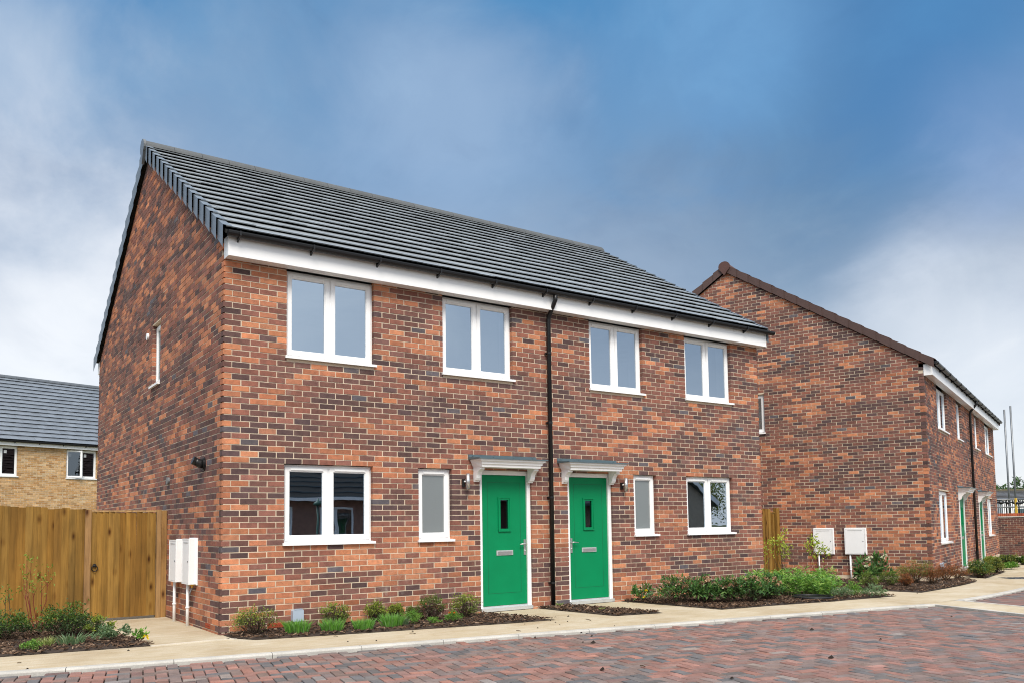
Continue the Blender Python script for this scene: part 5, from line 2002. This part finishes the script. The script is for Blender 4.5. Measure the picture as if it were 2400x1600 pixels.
shrub('ground_cover', 'low green plant at the right foot of the tall perennials', 'plant', 9.78, -1.95, 0.26, 0.20, FERN, (0.034, 0.014), 16, 26, stems=False)
shrub('ground_cover', 'low grey-green plant at the tip of the bed near the passage', 'plant', 9.88, -2.28, 0.32, 0.18, GREYG, (0.032, 0.015), 18, 26, stems=False)
# --- below the further gable
def place(fn_, name, label, cat, px, *a, **k):
    x, y, w_, h_ = px_spot(*px)
    return fn_(name, label, cat, x, y, w_, h_, *a, **k)


def sprig(name, label, px, *a, **k):
    x, y, w_, h_ = px_spot(*px)
    return stemmed(name, label, 'shrub', x, y, h_, w_, *a, **k)


sprig('young_rose', 'dark-stemmed leafy shrub in front of the passage fence', (1800, 1369, 36, 95), 6, LIME, (0.055, 0.028), tuft_n=9, along=6, stem_mat='stem')
sprig('young_rose', 'tallest leafy shrub between passage fence and meter cabinet', (1853, 1368, 66, 128), 8, LIME, (0.062, 0.032), tuft_n=13, along=6, stem_mat='stem')
sprig('young_rose', 'red-stemmed leafy shrub in front of the left meter cabinet', (1925, 1367, 54, 120), 8, LIME, (0.062, 0.032), tuft_n=14, along=3)
for lab, px in [('dark rhododendron with white buds right of the white conduit', (2038, 1374, 42, 64)), ('dark rhododendron nearest the further gable corner', (2072, 1367, 48, 62))]:
    s_ = place(shrub, 'rhododendron', lab, 'shrub', px, SKIM, (0.120, 0.040), 18, 12, DARKG, 'rhododendrons below the further gable', SKIM, 0.3, 0.8)
    h_ = px_spot(*px)[3]
    blobs(s_, 'white_bud', [(-0.10, -0.12, h_ * 0.95), (0.02, -0.1, h_ * 1.02), (-0.14, -0.1, h_ * 0.72), (0.10, -0.05, h_)], 0.042, [(0.62, 0.62, 0.48), (0.55, 0.56, 0.40)])
place(shrub, 'euonymus', 'rounded light green shrub in front of the white-budded rhododendron', 'shrub', (2046, 1381, 36, 38), ROUND, (0.026, 0.012), 26, 34, HEBE_IN, None, ROUND)
place(shrub, 'euonymus', 'rounded mid-green shrub left of the rusty ones', 'shrub', (2094, 1374, 46, 32), ROUND, (0.026, 0.012), 28, 36, HEBE_IN, None, ROUND)
place(shrub, 'spiraea', 'olive shrub behind the rusty ones at the further house corner', 'shrub', (2150, 1368, 78, 52), OLIVE, (0.034, 0.014), 44, 34, RUST, None, OLIVE, 0.4)
for lab, px in [('small rusty-brown shrub beside the rounded green one', (2131, 1377, 30, 29)), ('large rusty-brown shrub in the middle of the further bed', (2192, 1370, 46, 40)),
                ('rusty-brown shrub at the right end of the further bed', (2252, 1357, 50, 29)), ('rusty-brown shrub between the two larger rusty ones', (2222, 1362, 40, 34))]:
    place(shrub, 'spiraea', lab, 'shrub', px, RUST, (0.028, 0.011), 36, 34, RUST, 'rusty shrubs in the further bed', RUST, 0.45, 0.8)
place(shrub, 'evergreen_shrub', 'broad green shrub before the further front door', 'shrub', (2303, 1353, 50, 36), OLIVE, (0.050, 0.020), 46, 34, DARKG, None, SKIM + OLIVE, 0.4)
place(shrub, 'evergreen_shrub', 'green shrub right of the broad one before the further door', 'shrub', (2338, 1343, 36, 30), OLIVE, (0.05, 0.02), 36, 32, DARKG, None, OLIVE, 0.4)
place(shrub, 'euonymus', 'yellow-green shrub by the further downpipe', 'shrub', (2330, 1326, 34, 20), OLIVE, (0.05, 0.02), 36, 30, OLIVE, None, HEBE_TOP, 0.4)
place(shrub, 'euonymus', 'low bright green plant at the far path edge', 'plant', (2371, 1333, 34, 13), FERN, (0.05, 0.022), 28, 28, stems=False)
place(shrub, 'evergreen_shrub', 'dark shrub at the foot of the boundary wall', 'shrub', (2368, 1319, 42, 17), DARKG, (0.06, 0.025), 36, 30, DARKG, None, OLIVE, 0.4)
place(shrub, 'evergreen_shrub', 'rightmost green shrub at the foot of the boundary wall', 'shrub', (2402, 1322, 28, 15), OLIVE, (0.06, 0.025), 30, 30, DARKG, None, DARKG_TOP, 0.4)


# --- trees
def tree(label, x, y, h, crown, cols, n=90, per=60, leaf=(0.20, 0.10), group=None):
    PIDX[0] += 1
    rng = np.random.default_rng(900 + PIDX[0])
    t = thing('leafy_tree', label, 'tree', (x, y, -0.1), group=group)
    tr = MB()
    tr.tube([(0, 0, 0), (0.05, 0, h * 0.3), (0, 0.04, h * 0.6), (0.05, 0, h * 0.9)], [h * 0.03, h * 0.024, h * 0.016, h * 0.006], 8)
    mb = MB()
    for i in range(n):
        d = unit(rng.normal(0, 1, 3))
        c = np.array([0, 0, h * 0.62]) + d * np.array([crown, crown, h * 0.40]) * rng.uniform(0.35, 1.0)
        if i % 4 == 0:
            s = np.array([0, 0, h * rng.uniform(0.28, 0.6)])
            tr.tube([s, (s + c) / 2 + np.array([0, 0, 0.1]), c], [h * 0.008, h * 0.005, h * 0.002], 5, caps=False)
        m = int(per * rng.uniform(0.6, 1.3))
        leaves(mb, c + rng.normal(0, 0.13, (m, 3)) * crown, unit(rng.normal(0, 1, (m, 3)) + d * 0.5), leaf[0], leaf[1], cols, rng)
    tr.build('trunk', MAT['stem'], t)
    mb.build('crown', MAT['leaf'], t)
    return t


tree('leafy tree mirrored in the right ground-floor window', 34.0, -31.0, 5.4, 3.0, FERN, group='trees')
tree('leafy tree mirrored behind the gabled bungalow', 43.0, -32.0, 5.2, 3.0, OLIVE, group='trees')
for (u, v, dep, lab) in [(2368, 1138, 66.0, 'treetop between the two scaffold poles'), (2312, 1140, 66.0, 'treetop just right of the further house'), (2398, 1136, 68.0, 'treetop at the right edge behind the scaffold poles')]:
    q = at_depth(u, v, dep)
    tree(lab, q[0], q[1], q[2] + 0.45, 1.2, DARKG + SKIM, 34, 26, (0.40, 0.12), 'treetops beyond the low roof')
